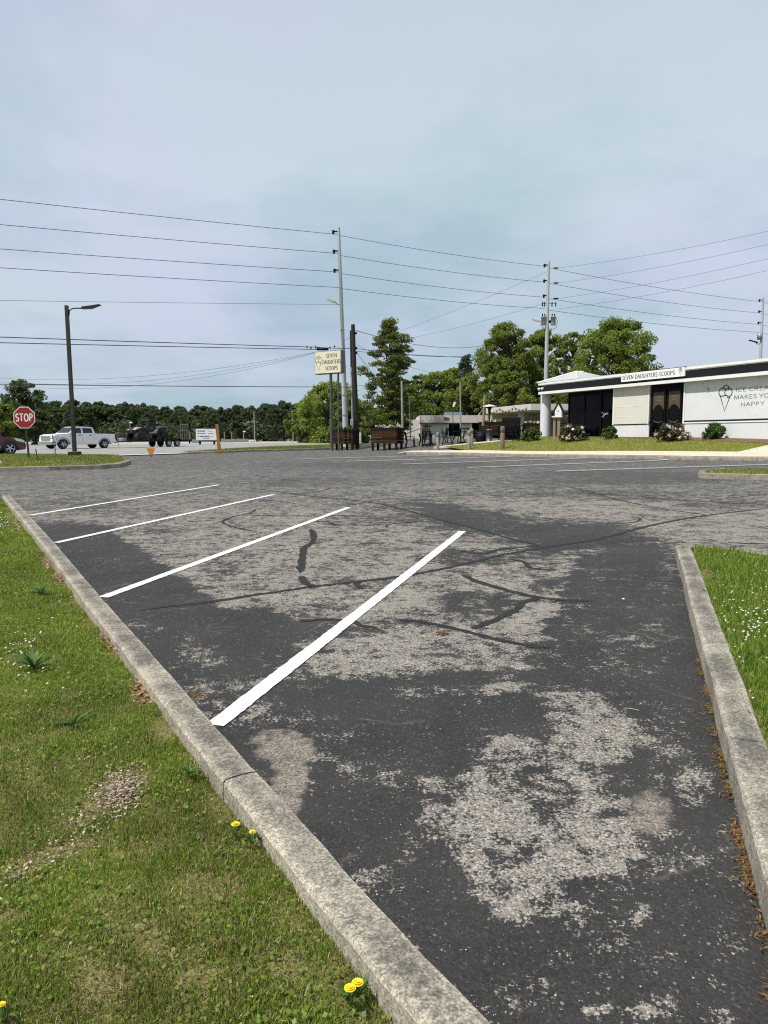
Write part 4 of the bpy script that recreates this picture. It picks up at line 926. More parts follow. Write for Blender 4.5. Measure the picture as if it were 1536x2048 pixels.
# trailer behind the pickup; local x along the road away from the truck
tr0 = ra_ + d_road * 1.6; rz_r = math.atan2(d_road.y, d_road.x)
tl = thing('flatbed_trailer', 'black tandem axle flatbed trailer hitched behind the white pickup', 'trailer', (tr0.x, tr0.y, hz(tr0.x + 2, tr0.y + 4) + .03), rz_r)
D0, D1, DZ = .75, 7.05, .62
m = MB(); m.box(D0, -.98, DZ - .10, D1, .98, DZ); m.build('deck', mat('grey_deck_boards', (.17, .155, .13), .85, var=.25, scale=6, stretch=(.2, 6, 1)), tl)
m = MB(); m.box(D0, -1.02, DZ - .16, D1, -.98, DZ + .03); m.box(D0, .98, DZ - .16, D1, 1.02, DZ + .03); m.box(D0 - .03, -1.02, DZ - .16, D0, 1.02, DZ + .03); m.build('side_rail', M_blackm, tl)
m = MB(); m.tube([(D0, .9, .50), (-.8, 0, .46)], .05, 6); m.tube([(D0, -.9, .50), (-.8, 0, .46)], .05, 6); m.tube([(-1.0, 0, .47), (-.5, 0, .47)], .07, 6); m.build('tongue', M_blackm, tl)
MB().tube([(-.1, .12, .1), (-.1, .12, .85)], .035, 8).build('jack', M_steel, tl)
m = MB(); m.box(.05, -.25, .52, .5, .25, .80, ch=.02); m.build('tool_box', M_steel, tl)
for s in (1, -1):
    for x_ in (4.25, 5.18): wheel(tl, x_, s * 1.12, .34, .2, M_rim, 6, .6)
    m = MB(); pr = [(3.75, .55), (3.9, .74), (5.53, .74), (5.68, .55), (5.63, .53), (5.5, .70), (3.93, .70), (3.8, .53)]; m.prism(pr, s * 1.03, s * 1.27); m.build('fender', M_blackm, tl)
rg = MB()
for y_ in np.linspace(-.52, .52, 5): rg.box(D1 - .02, y_ - .025, DZ + .0, D1 + .03, y_ + .025, DZ + 1.45)
rg.box(D1 - .02, -.55, DZ + .85, D1 + .03, .55, DZ + .9); rg.box(D1 - .02, -.55, DZ + 1.42, D1 + .03, .55, DZ + 1.48); rg.build('ramp_gate', mat('grey_steel', (.14, .14, .135), .6, .4, var=.2), tl)
m = MB(); 
for y_ in (-.8, .8): m.box(D1 - .15, y_ - .05, .28, D1 - .05, y_ + .05, .55)
m.build('rear_leg', M_blackm, tl)
for y_ in (-.85, .85): MB().box(D1 + .0, y_ - .1, .46, D1 + .06, y_ + .1, .56).build('tail_light', M_red, tl)

# side-by-side buggy on the trailer (nose towards the truck)
ub = tr0 + d_road * 2.85
ut = thing('off_road_buggy', 'black and red off-road buggy with roll cage carried on the trailer', 'buggy', (ub.x, ub.y, hz(tr0.x + 2, tr0.y + 4) + .03 + DZ + .004), rz_t)
a = 1.32; M_ured = mat('buggy_red', (.10, .009, .010), .4, var=.1); M_ub = mat('buggy_black', (.016, .016, .017), .4, var=.2)
M_ug = mat('buggy_grey', (.30, .31, .32), .4, var=.15)
MB().prism([(-1.0, .42), (-1.25, .75), (-1.7, .95), (-1.72, 1.10), (-.75, 1.12), (-.45, .72), (.40, .68), (.60, .95), (.95, 1.02), (1.55, .80), (1.62, .62), (.95, .42)], -.55, .55, bev=.04).build('body', M_ub, ut)
for s in (1, -1):
    MB().prism([(-.45, .62), (-.70, 1.10), (-1.7, 1.14), (-1.66, 1.20), (-.62, 1.18), (-.35, .80), (.30, .62), (.30, .54)], s * .56, s * .72, bev=.015).build('side_panel', M_ug, ut)
    MB().prism([(.55, .98), (1.0, 1.08), (1.75, .86), (1.72, .80), (1.0, .96), (.6, .88)], s * .35, s * .74, bev=.02).build('front_fender', M_ub, ut)
    for x_ in (a, -a): wheel(ut, x_, s * .70, .37, .28, M_ub, 6, .5)
    MB().prism([(-.35, .62), (.42, .58), (.50, 1.0), (-.30, .92)], s * .60, s * .66, bev=.02).build('door', M_ub, ut)
    MB().box(1.50, s * .45 - .13, .82, 1.70, s * .45 + .13, .92, ch=.02).build('headlight', M_lamp, ut)
MB().prism([(.55, 1.00), (.95, 1.10), (1.45, .92), (1.40, .86), (.9, 1.0)], -.38, .38, bev=.02).build('hood', M_ug, ut)
m = MB()
for s in (-.3, .3): m.tube([(1.45, s, .5), (1.74, s, .60), (1.80, s, .95), (1.62, s, .98)], .03, 6)
m.tube([(1.78, -.34, .78), (1.78, .34, .78)], .03, 6); m.tube([(1.80, -.34, .95), (1.80, .34, .95)], .03, 6); m.box(1.60, -.26, .58, 1.70, .26, .86, ch=.02); m.build('front_guard', M_ured, ut)
m = MB()
for s in (1, -1):
    m.tube([(.72, s * .62, 1.02), (.22, s * .56, 1.72), (-.55, s * .56, 1.76), (-.80, s * .60, 1.5), (-1.2, s * .58, 1.12)], .035, 6); m.tube([(-.5, s * .56, 1.76), (-.45, s * .62, .75)], .03, 6)
for x_, z_ in ((.22, 1.72), (-.55, 1.76)): m.tube([(x_, -.56, z_), (x_, .56, z_)], .035, 6)
m.build('roll_cage', M_ub, ut)
MB().box(-.62, -.58, 1.76, .12, .58, 1.83, ch=.03).build('roof_panel', M_ub, ut)
for s in (1, -1):
    MB().prism([(-.35, .70), (.12, .72), (.12, .84), (-.22, .84), (-.42, 1.42), (-.52, 1.40)], s * .12, s * .48, bev=.03).build('seat', M_ub, ut)
MB().ball((-.98, .2, 1.40), .22, (1.1, 1.3, .8), 2).build('cargo_bag', M_ured, ut)
MB().lathe([(.17, -.015), (.19, 0), (.17, .015)], 14, Matrix.Translation((.30, .3, 1.15)) @ Matrix.Rotation(math.radians(60), 4, 'Y')).build('steering_wheel', M_ub, ut)

# ------------------------------------------------------------------ signs and lamp at the left entrance
M_bronze = mat('bronze_steel', (.030, .026, .022), .5, .4, var=.25)
lp = thing('lamp_post', 'tall dark square lamp post with one arm on the left island', 'lamp post', (LAMP.x, LAMP.y, hz(LAMP.x, LAMP.y) + .2))
top = at(133, 611, LAMP.y); hL = top.z - lp.location.z
m = MB(); m.box(-.36, -.36, -.2, .36, .36, .05, ch=.02); m.build('footing', M_kerb, lp)
m = MB(); m.box(-.22, -.22, .05, .22, .22, .26, ch=.02); m.build('base_cover', M_bronze, lp)
lean = top.x - LAMP.x
m = MB(); m.add([Vector((sx * r_ + o_, sy * r_, z_)) for (r_, z_, o_) in ((.072, .26, 0), (.066, hL, lean)) for sx, sy in ((-1, -1), (1, -1), (1, 1), (-1, 1))], [(3, 2, 1, 0), (4, 5, 6, 7), (0, 1, 5, 4), (1, 2, 6, 5), (2, 3, 7, 6), (3, 0, 4, 7)]); m.build('pole', mat('weathered_bronze', (.030, .023, .015), .6, .2, var=.35, scale=3), lp)
lx = lean + .08
m = MB(); m.tube([(lx, 0, hL - .45), (lx + .03, 0, hL - .22), (lx + .16, 0, hL - .13), (lx + .35, 0, hL - .11), (lx + .62, 0, hL - .12)], .03, 6); m.build('arm', M_bronze, lp)
m = MB(); m.prism([(lx + .60, hL - .15), (lx + .60, hL - .06), (lx + .95, hL - .02), (lx + 1.38, hL + .045), (lx + 1.40, hL + .02), (lx + 1.0, hL - .13)], -.13, .13, bev=.01); m.build('lamp_head', M_bronze, lp)

Ys = 29.2; sp_ = at(57.5, 912, Ys); sz = Ys / F
ssn = thing('stop_sign', 'red octagonal stop sign on a green steel post on the left island', 'stop sign', (sp_.x, sp_.y, sp_.z))
cz_ = (912 - 836) * sz; cxo = (53.5 - 57.5) * sz; Rr = 21.2 * sz
m = MB(); m.box(-.03, -.02, -.3, .03, -.012, cz_ + .3, Matrix.Shear('XZ', 4, (0, 0)) if False else None); m.box(-.035, -.02, -.3, -.025, .02, cz_ + .3); m.box(.025, -.02, -.3, .035, .02, cz_ + .3)
for i, v in enumerate(m.v): m.v[i] = (v[0] + cxo * v[2] / cz_, v[1], v[2])
m.build('post', mat('green_post', (.022, .034, .022), .6, .2, var=.2), ssn)
octp = lambda r: [(cxo + r / math.cos(math.pi / 8) * math.cos(math.pi / 8 + k * math.pi / 4), cz_ + r / math.cos(math.pi / 8) * math.sin(math.pi / 8 + k * math.pi / 4)) for k in range(8)]
MB().prism(octp(Rr), -.045, -.035).build('sign_plate', mat('sign_white_edge', (.72, .70, .68), .45, var=.03), ssn)
MB().prism(octp(Rr * .93), -.049, -.0452).build('red_face', mat('stop_red', (.27, .012, .018), .4, var=.06), ssn)
m = MB(); P_ = lambda u, v, d: Vector((u, -.0495 - d, v)); hh = Rr * .66
tt = text_strokes(MB(), 'STOP', 0, 0, hh, P_, serif=False); text_strokes(m, 'STOP', cxo - Rr * .80, cz_ - hh / 2, hh, P_, w=.155, gap=.14 * Rr * 1.6 / tt, sq=Rr * 1.6 / tt, serif=False, hw=1, d=.003)
m.build('lettering', mat('sign_lettering_white', (.80, .79, .78), .45, var=.02), ssn)

g_ = gnd(76.5, 920, .27)
tag(MB().tube([(.0, 0, -.1), (-.08, 0, .42)], .022, 6).build('short_stake', M_plast, None, g_), 'short dark stake standing in the grass right of the stop sign', 'stake')
g_ = gnd(109, 914, .27); ws = thing('wire_sign_frame', 'bare bent wire sign frame standing left of the lamp post', 'sign frame', g_); q = g_.y / F
m = MB(); m.tube([(4 * q, 0, -.1), (2.2 * q, 0, 15 * q), (1.5 * q, 0, 28 * q)], .014, 5); m.build('front_leg', M_plast, ws)
m = MB(); m.tube([(-5 * q, .1, -.1), (0 * q, 0, 14 * q), (1.5 * q, 0, 28 * q)], .011, 5); m.build('rear_leg', M_steel, ws)
m = MB(); m.tube([(1.5 * q, 0, 28 * q), (-1 * q, 0, 32 * q), (-2.6 * q, 0, 44 * q)], .018, 5); m.tube([(1.5 * q, 0, 28 * q), (5 * q, 0, 33 * q), (9 * q, 0, 41 * q)], .011, 5); m.tube([(-3 * q, 0, 29 * q), (4 * q, 0, 29 * q)], .02, 5); m.build('upper_wire', M_plast, ws)
g_ = gnd(-2, 930, .2); q = g_.y / F; m = MB(); m.tube([(-6 * q, 0, .01), (6 * q, 0, .07), (-6 * q, .1, .25)], .02, 6)
tag(m.build('white_bracket', M_white, None, g_), 'white angled bracket lying in the grass at the left edge', 'bracket')

# orange triangular sign
g_ = gnd(302, 911.5, .05); q = g_.y / F
yo = thing('triangle_sign', 'orange triangular sign plate on a low post by the white road line', 'traffic sign', g_)
MB().prism([(-9 * q, 15 * q), (8.5 * q, 15 * q), (3.5 * q, 2 * q), (.5 * q, .5 * q), (-3 * q, 3 * q)], -.02, .0, bev=.004).build('sign_plate', mat('orange_sign', (.50, .20, .012), .55, var=.1), yo)
MB().box(-.03, .002, -.2, .03, .05, 13 * q).build('post', M_woodd, yo)
# white notice board and wooden post
Yb = 80.0; pb = at(413, 889.5, Yb); q = Yb / F; hb = hz(pb.x, pb.y)
nb = thing('notice_board', 'white roadside notice board with dark lines of print on two posts', 'notice board', pb)
MB().box(-20.5 * q, -.06, 9 * q, 20.5 * q, .06, 31.5 * q).build('board', mat('notice_white', (.62, .66, .68), .6, var=.04), nb)
m = MB(); 
for x_ in (-13.5, 15): m.box(x_ * q - .1, .065, -.6, x_ * q + .1, .2, 20 * q)
m.build('post', M_black, nb)
m = MB(); P_ = lambda u, v, d: Vector((u * q, -.061 - d, v * q))
for (u0, u1, v, w) in ((-16, 13, 16.5, 1.6), (-6, 6, 13, 1.3)):
    x_ = u0
    while x_ < u1: stroke(m, [(x_, v), (min(u1, x_ + random.uniform(1.5, 4)), v)], w, P_, .006); x_ += random.uniform(3, 5)
m.build('print_line', M_ink, nb)
m = MB()
for (u0, u1, v, w) in ((-17, -14, 27, 3), (-13, -2, 27, 2.4), (-18, -1, 22.5, 1.4), (4, 14, 22.5, 1.0), (4, 12, 27, .8)): stroke(m, [(u0, v), (u1, v)], w, P_, .006)
m.build('print_mark', mat('faded_red_print', (.30, .16, .18), .6), nb)
g_ = gnd(439.5, 905, .1); q = g_.y / F
wq = MB(); wq.add([Vector((sx * r_ + o_, sy * r_, z_)) for (r_, z_, o_) in ((.085, -.2, 0), (.08, 56 * q, -4.2 * q)) for sx, sy in ((-1, -1), (1, -1), (1, 1), (-1, 1))], [(3, 2, 1, 0), (4, 5, 6, 7), (0, 1, 5, 4), (1, 2, 6, 5), (2, 3, 7, 6), (3, 0, 4, 7)])
tag(wq.build('wooden_post', mat('orange_wood', (.28, .125, .025), .8, var=.3, scale=5, stretch=(3, 3, .3)), None, g_), 'square orange-brown wooden post standing at the verge kerb', 'post')

# ------------------------------------------------------------------ shop sign on two posts
Yp = 47.6
def sgz(px, py): return at(px, py, Yp)
ctr = sgz(659.5, 725); q = Yp / F; base = sgz(668, 900.5)
sg = thing('pylon_sign', 'cream ice cream shop sign box raised on two grey posts beside the planters', 'sign', (ctr.x, ctr.y, base.z), math.radians(-34))
ca = math.cos(math.radians(34)); SL = 55 * q / ca; zc = ctr.z - base.z; SH = 44.5 * q; ST = .42
def shear(mb):     # the box hangs a little skew: right end higher
    return mb
m = MB(); m.box(-SL / 2, -ST / 2, zc - SH / 2, SL / 2, ST / 2, zc + SH / 2, ch=.02); m.build('sign_box', mat('sign_grey_edge', (.13, .135, .12), .6, var=.15), sg)
MB().box(-SL / 2 + .05, -ST / 2 - .012, zc - SH / 2 + .05, SL / 2 - .05, -ST / 2 - .002, zc + SH / 2 - .05).build('sign_face', mat('cream_sign_face', (.64, .61, .46), .45, var=.03), sg)
m = MB(); P_ = lambda u, v, d: Vector((u, -ST / 2 - .0125 - d, v)); hh = SH * .155
for i, tx in enumerate(('SEVEN', 'DAUGHTERS', 'SCOOPS')):
    wid = (SL * .40, SL * .66, SL * .46)[i]; tt = text_strokes(MB(), tx, 0, 0, hh, P_); qq = wid / tt
    text_strokes(m, tx, SL * .145 - wid / 2, zc + SH * (.20 - i * .27), hh, P_, w=.17, gap=.14 * qq, sq=qq, hw=.5, d=.004)
cone_logo(m, -SL * .345, zc - SH * .36, SH * .66, P_, .03, .004); m.build('lettering', mat('brown_lettering', (.05, .038, .022), .6), sg)
zb_ = zc - SH / 2
MB().tube([(.17, -.07, -.4), (.13, -.07, zb_)], .095, 12).build('post', mat('grey_post', (.075, .08, .075), .6, .2, var=.25, scale=3), sg)
MB().tube([(.62, .10, -.4), (.62, .10, zb_)], .06, 10).build('post', MATS['grey_post'], sg)

# ------------------------------------------------------------------ planters
M_plank = mat('stained_planks', (.040, .019, .008), .85, var=.45, scale=3, bump=.3, bscale=18, stretch=(.25, 4, 4), spec=.15)
M_plank2 = mat('dark_planks', (.014, .0075, .005), .85, var=.35, scale=3, stretch=(.25, 4, 4), spec=.15)
M_leafd = leaf_mat('flower_leaves', (.045, .085, .015), (.11, .16, .03))
M_bloomw = leaf_mat('white_blooms', (.75, .72, .66), (.80, .78, .74), .2); M_bloomp = leaf_mat('pink_blooms', (.55, .20, .28), (.75, .50, .50), .2)
M_bloomy = leaf_mat('yellow_blooms', (.55, .40, .08), (.72, .6, .25), .2); M_violet = leaf_mat('violet_blooms', (.05, .02, .06), (.14, .06, .13), .2)
def leaves(cents, n, spread, size, up=.2, flat=1.0, seed=1, asp=1.5):
    """leaf quads scattered about centres (k,4: x,y,z,radius) -> verts, quads"""
    r = np.random.default_rng(seed); C = np.asarray(cents, float); k = len(C)
    ii = np.repeat(np.arange(k), n); N_ = len(ii)
    d = r.normal(size=(N_, 3)); d /= np.linalg.norm(d, axis=1)[:, None]; rad = r.random(N_) ** .45
    P = C[ii, :3] + d * (rad * C[ii, 3])[:, None] * np.array([1, 1, flat]) * spread
    nrm = d * .6 + r.normal(size=(N_, 3)) * .7 + np.array([0, 0, up]); nrm /= np.linalg.norm(nrm, axis=1)[:, None]
    t = r.normal(size=(N_, 3)); t -= nrm * (t * nrm).sum(1)[:, None]; t /= np.linalg.norm(t, axis=1)[:, None]; b = np.cross(nrm, t)
    s = size * r.uniform(.6, 1.3, N_)[:, None]; L_ = t * s * asp * .5; B_ = b * s * .5
    V = np.stack([P - L_, P + B_ - L_ * .1 + nrm * s * .12, P + L_, P - B_ - L_ * .1 + nrm * s * .12], 1).reshape(-1, 3)
    return V, np.arange(N_ * 4).reshape(-1, 4)
def leaf_obj(name, cents, n, spread, size, m_, parent=None, seed=1, up=.2, flat=1.0, asp=1.5, loc=None):
    V, Q_ = leaves(cents, n, spread, size, up, flat, seed, asp); o = link_mesh(name, np_mesh(name, V, 4, Q_), m_, parent); o['kind'] = 'stuff'
    if loc is not None: o.location = loc
    return o
def make_planter(loc, rz, label):
    t = thing('planter', label, 'planter', loc, rz, 'raised wooden planters by the patio')
    L_, Wd, z0, hb_ = 1.95, .74, .40, .98; rows = 5; ph = hb_ / rows
    for k in range(rows):
        for (a_, b_) in ((-L_ / 2, -.002), (.002, L_ / 2)):
            for s in (-1, 1):
                j = random.uniform(0, .008); MB().box(a_, s * Wd / 2 - .02 + j, z0 + k * ph + .004, b_, s * Wd / 2 + .02 + j, z0 + (k + 1) * ph - .004).build('plank', M_plank2 if (k == 1 or (k == 4)) else M_plank, t)
        for s in (-1, 1): MB().box(s * L_ / 2 - .02 + s * .022, -Wd / 2 + .02, z0 + k * ph + .004, s * L_ / 2 + .02 + s * .022, Wd / 2 - .02, z0 + (k + 1) * ph - .004).build('end_plank', M_plank2, t)
    for x_ in (-L_ / 2 + .08, 0, L_ / 2 - .08):
        for s in (-1, 1): MB().box(x_ - .06, s * (Wd / 2 - .085) - .05, -.05, x_ + .06, s * (Wd / 2 - .085) + .05, z0 + .1).build('leg', M_plank2, t)
    MB().box(-L_ / 2 + .02, -Wd / 2 + .03, z0 + .8, L_ / 2 - .02, Wd / 2 - .03, z0 + .9).build('soil', M_mulch, t)
    return t
PLz = math.radians(-35); ZT = 1.38
p1 = gnd(689, 900); p2 = gnd(774, 900)
pl1 = make_planter(p1, PLz, 'wooden planter of low green sprigs under the raised shop sign')
pl2 = make_planter(p2, PLz, 'wooden planter of white and yellow flowers at the patio edge')
def sprigs(pl, m_, n, size, zr, nm, lab, seed, k=14):
    r = random.Random(seed); c_ = [(r.uniform(-.85, .85), r.uniform(-.28, .28), ZT + r.uniform(0, zr), .13) for _ in range(k)]
    return leaf_obj(nm, c_, n, 1, size, m_, pl, seed)
sprigs(pl1, M_leafd, 60, .07, .10, 'greenery', None, 3)
sprigs(pl2, M_leafd, 50, .06, .02, 'greenery', None, 4); sprigs(pl2, M_bloomw, 14, .075, .14, 'white_flowers', None, 5, 13); sprigs(pl2, M_bloomy, 10, .06, .10, 'yellow_flowers', None, 6, 7); sprigs(pl2, M_violet, 12, .06, .08, 'dark_flowers', None, 8, 6)
p3 = at(985, 885, 53); p3.z = hz(p3.x, p3.y) - .1; p4 = at(1071, 881, 56); p4.z = hz(p4.x, p4.y)
pl3 = dup(pl2, p3, math.radians(-12), 'wooden planter with white flowers behind the patio heater'); pl4 = dup(pl2, p4, math.radians(-12), 'wooden planter with pale flowers left of the white column')

# ------------------------------------------------------------------ patio furniture
def make_chair():
    t = thing('patio_chair', 'chair', 'chair', (0, 0, 0), 0, 'black metal patio chairs')
    MB().box(-.24, -.24, .43, .24, .24, .455, ch=.01).build('seat', M_blackm, t)
    m = MB()
    for x_ in np.linspace(-.19, .19, 5): m.tube([(x_, .24, .46), (x_, .33, .93)], .021, 4, smooth=False)
    m.tube([(-.24, .335, .95), (.24, .335, .95)], .03, 5); m.tube([(-.24, .25, .46), (-.24, .335, .95)], .03, 5); m.tube([(.24, .25, .46), (.24, .335, .95)], .03, 5); m.build('backrest', M_blackm, t)
    for x_ in (-.23, .23):
        MB().tube([(x_, -.22, .44), (x_, -.26, 0)], .03, 5).build('leg', M_blackm, t); MB().tube([(x_, .22, .44), (x_, .30, 0)], .03, 5).build('leg', M_blackm, t)
        MB().tube([(x_, -.22, .44), (x_, -.24, .66), (x_, .28, .68)], .024, 5).build('armrest', M_blackm, t)
    return t
def make_table(loc, label):
    t = thing('patio_table', label, 'table', loc, 0, 'black metal patio tables')
    m = MB(); m.box(-.45, -.45, .71, .45, .45, .735, ch=.01); m.build('table_top', M_blackm, t)
    for sx in (-1, 1):
        for sy in (-1, 1): MB().tube([(sx * .40, sy * .40, .71), (sx * .30, sy * .30, .38), (sx * .42, sy * .42, 0)], .034, 5).build('leg', M_blackm, t)
    MB().tube([(0, 0, .2), (0, 0, 1.15)], .022, 6).build('umbrella_pole', M_blackm, t); MB().lathe([(.25, 0), (.25, .05), (.05, .1)], 14).build('umbrella_base', M_blackm, t)
    return t
t1 = gnd(851, 891); tb = make_table(t1, 'black patio table in the middle of the nearest chair group')
ch0 = make_chair(); first = True
ZP = lambda v: (v.x, v.y, hz(v.x, v.y))
def put_chair(v, rz, lab):
    global first
    if first: ch0.location = ZP(v); ch0.rotation_euler = (0, 0, rz); ch0['label'] = lab; first = False; return ch0
    return dup(ch0, ZP(v), rz, lab)
c0 = Vector((t1.x, t1.y))
put_chair(c0 + Vector((-.95, -.1)), math.radians(80), 'black slatted patio chair right beside the flower planter facing the table')
put_chair(c0 + Vector((.0, -.75)), math.radians(182), 'black patio chair with its back to the lot in front of the nearest table')
put_chair(c0 + Vector((1.05, .05)), math.radians(-78), 'black patio chair on the right side of the nearest table')
put_chair(c0 + Vector((.15, .85)), math.radians(10), 'black patio chair on the far side of the nearest table')
t2 = gnd(922, 886); tb2 = dup(tb, t2, .3, 'black patio table behind the two grey bollards')
c0 = Vector((t2.x, t2.y))
put_chair(c0 + Vector((-.85, -.1)), math.radians(85), 'black patio chair left of the table behind the bollards')
put_chair(c0 + Vector((.95, -.2)), math.radians(-70), 'black patio chair right of the table behind the bollards')
put_chair(c0 + Vector((.1, -.85)), math.radians(175), 'black patio chair facing away between the two grey bollards')
for (px, rz, lab) in ((1020, 170, 'black patio chair in front of the dark cabinet'), (1036, 200, 'black patio chair beside the green shrub on the patio'), (1046, 95, 'black patio chair half behind the green patio shrub'), (1008, 100, 'black patio chair behind the lone brown bollard')):
    g_ = gnd(px, 885); put_chair(Vector((g_.x, g_.y)), math.radians(rz), lab)
# patio heater
g_ = gnd(978, 883.5); q = g_.y / F
ph_ = thing('patio_heater', 'mushroom patio heater with white disc hood and grey cylinder base', 'patio heater', g_)
MB().lathe([(0, .0), (.21, .0), (.21, .05), (.195, .06), (.195, .66), (.21, .67), (.21, .72), (.10, .76), (0, .76)], 20).build('gas_housing', mat('grey_blue_metal', (.09, .11, .125), .4, .5, var=.15), ph_)
MB().tube([(0, 0, .75), (0, 0, 1.75)], .035, 8).build('stem', M_blackm, ph_)
MB().lathe([(.06, 1.72), (.09, 1.95), (.15, 2.0), (.15, 2.08), (0, 2.08)], 14).build('burner', M_blackm, ph_)
MB().lathe([(0, 2.22), (.22, 2.18), (.42, 2.10), (.42, 2.085), (.2, 2.13), (0, 2.15)], 24).build('hood', mat('white_hood', (.75, .74, .70), .4, .2, var=.05), ph_)
# dark cabinet and drum on the patio
g_ = gnd(1022, 883.5); cb = thing('slatted_cabinet', 'tall dark slatted cabinet standing between the planters on the patio', 'cabinet', g_, math.radians(-14))
m = MB(); m.box(-.52, -.32, .02, .52, .32, 1.42, ch=.02); m.build('case', M_black, cb)
for k in range(6): MB().box(-.50, -.345, .12 + k * .21, .50, -.322, .12 + k * .21 + .17).build('slat', M_plank2 if k % 2 else M_blackm, cb)
g_ = gnd(962, 884); dm_ = thing('barrel', 'low black barrel with raised hoops left of the heater', 'barrel', g_)
MB().lathe([(0, 0), (.30, 0), (.34, .3), (.30, .62), (.27, .62), (0, .58)], 20).build('drum', M_black, dm_)
m = MB(); 
for z_ in (.12, .34, .56): m.lathe([(.345, z_ - .02), (.355, z_), (.345, z_ + .02)], 20)
m.build('hoop', M_blackm, dm_)
# bollards
def make_bollard(px, py, ptop, lab, rad=.11, col='bollard_grey'):
    g_ = gnd(px, py, .1); h_ = (py - ptop) * g_.y / F
    t = thing('bollard', lab, 'bollard', g_, random.uniform(0, 1), 'timber bollards along the sidewalk')
    MB().lathe([(rad, -.2), (rad, h_ * .70), (rad * .8, h_ * .715), (rad * .8, h_ * .745), (rad, h_ * .76), (rad, h_ - .06), (rad * .7, h_), (0, h_ + .01)], 14).build('post', MATS[col], t)
    MB().tube([(rad * .82, 0, h_ * .73), (rad * 1.05, 0, h_ * .73)], .03, 6).build('rope_eye', M_blackm, t); return t
mat('bollard_grey', (.20, .185, .15), .85, var=.25, scale=6, stretch=(2, 2, .3)); mat('bollard_brown', (.15, .10, .07), .85, var=.3, scale=6, stretch=(2, 2, .3))
make_bollard(875.5, 899.5, 865, 'short grey timber bollard at the sidewalk end nearest the planters', .09)
make_bollard(938, 899, 861, 'grey timber bollard in the grass edge, left one of a close pair'); make_bollard(943, 893, 857.5, 'grey timber bollard set back, right one of a close pair', .10)
make_bollard(1004.5, 898.5, 853, 'lone brown timber bollard with rounded head in the bank grass', .12, 'bollard_brown')
# birdhouse
g_ = gnd(1117, 881.5, .13); q = g_.y / F; bh = thing('birdhouse', 'white pointed birdhouse on a wooden post beside the column', 'birdhouse', g_, math.radians(-25))
MB().box(-.07, -.06, -.2, .07, .06, 1.25).build('post', mat('pale_wood', (.26, .20, .12), .85, var=.25, scale=6, stretch=(2, 2, .3)), bh); MB().box(-.30, -.04, -.2, -.18, .04, 1.25).build('post', MATS['pale_wood'], bh)
MB().box(-.36, -.16, 1.25, .17, .16, 1.31).build('shelf', M_white, bh)
MB().prism([(-.20, 1.31), (.14, 1.31), (.15, 1.60), (-.03, 1.96), (-.21, 1.60)], -.14, .14).build('house', M_white, bh)
m = MB(); m.prism([(-.27, 1.56), (-.03, 2.02), (.21, 1.56), (.23, 1.60), (-.03, 2.10), (-.29, 1.60)], -.18, .18); m.build('roof', M_black, bh)
MB().lathe([(.035, -.145), (0, -.145)], 10, Matrix.Translation((-.03, 0, 1.58)), 'Y').build('entrance_hole', M_black, bh)

# ------------------------------------------------------------------ older building behind the patio
M_old = mat('old_white_block', (.60, .57, .535), .85, var=.08, scale=2, dirt=.12); M_oldtrim = mat('old_trim', (.56, .52, .50), .8, var=.06, dirt=.1)
M_concs = mat('canopy_concrete', (.54, .505, .46), .85, var=.08, scale=2, dirt=.2)
oz = lambda px, py, Y: at(px, py, Y)
Yo = 70.0; o0 = at(840, 886, Yo); qo = Yo / F
old = thing('filling_station', 'low white disused filling station building with flat canopy behind the patio', 'building', (o0.x, o0.y, o0.z))
ox = lambda px: (px - 840) * qo; oy = lambda py: (886 - py) * qo
MB().box(0, 0, -1, ox(1300), 9, oy(846)).build('wall', M_old, old)
MB().box(-.05, -.35, oy(846), ox(1300), 9, oy(831.5)).build('parapet', M_oldtrim, old)
MB().box(-.05, -.36, oy(846) - .06, ox(1300), .0, oy(846) - .003).build('parapet_edge', M_plast, old)
MB().box(ox(814), 1.2, -1, -.003, 9, oy(839)).build('side_wing', M_old, old)
for (a_, b_, t_, l_) in ((897, 921, 848, 872), (943, 1030, 846, 880)):
    w_ = MB().box(ox(a_), -.03, oy(l_), ox(b_), .02, oy(t_) - .02).build('window', M_glass, old)
    m = MB(); m.box(ox(a_) - .2, -.06, oy(l_) - .1, ox(a_), -.0, oy(t_)); m.box(ox(b_), -.06, oy(l_) - .1, ox(b_) + .2, -.0, oy(t_)); m.build('window_frame', M_white, w_)
m = MB(); x_ = ox(886.5)
for k in range(5): m.box(x_ + k * .11, -.40, oy(840.5) , x_ + k * .11 + .075, -.352, oy(835) + random.uniform(-.05, .03))
m.build('red_letters', mat('red_letter', (.22, .02, .025), .6), old)
MB().box(ox(896), 3, oy(831), ox(930), 5, oy(822.5)).build('rooftop_unit', mat('blue_grey_metal', (.16, .22, .27), .6, .2, dirt=.2), old)
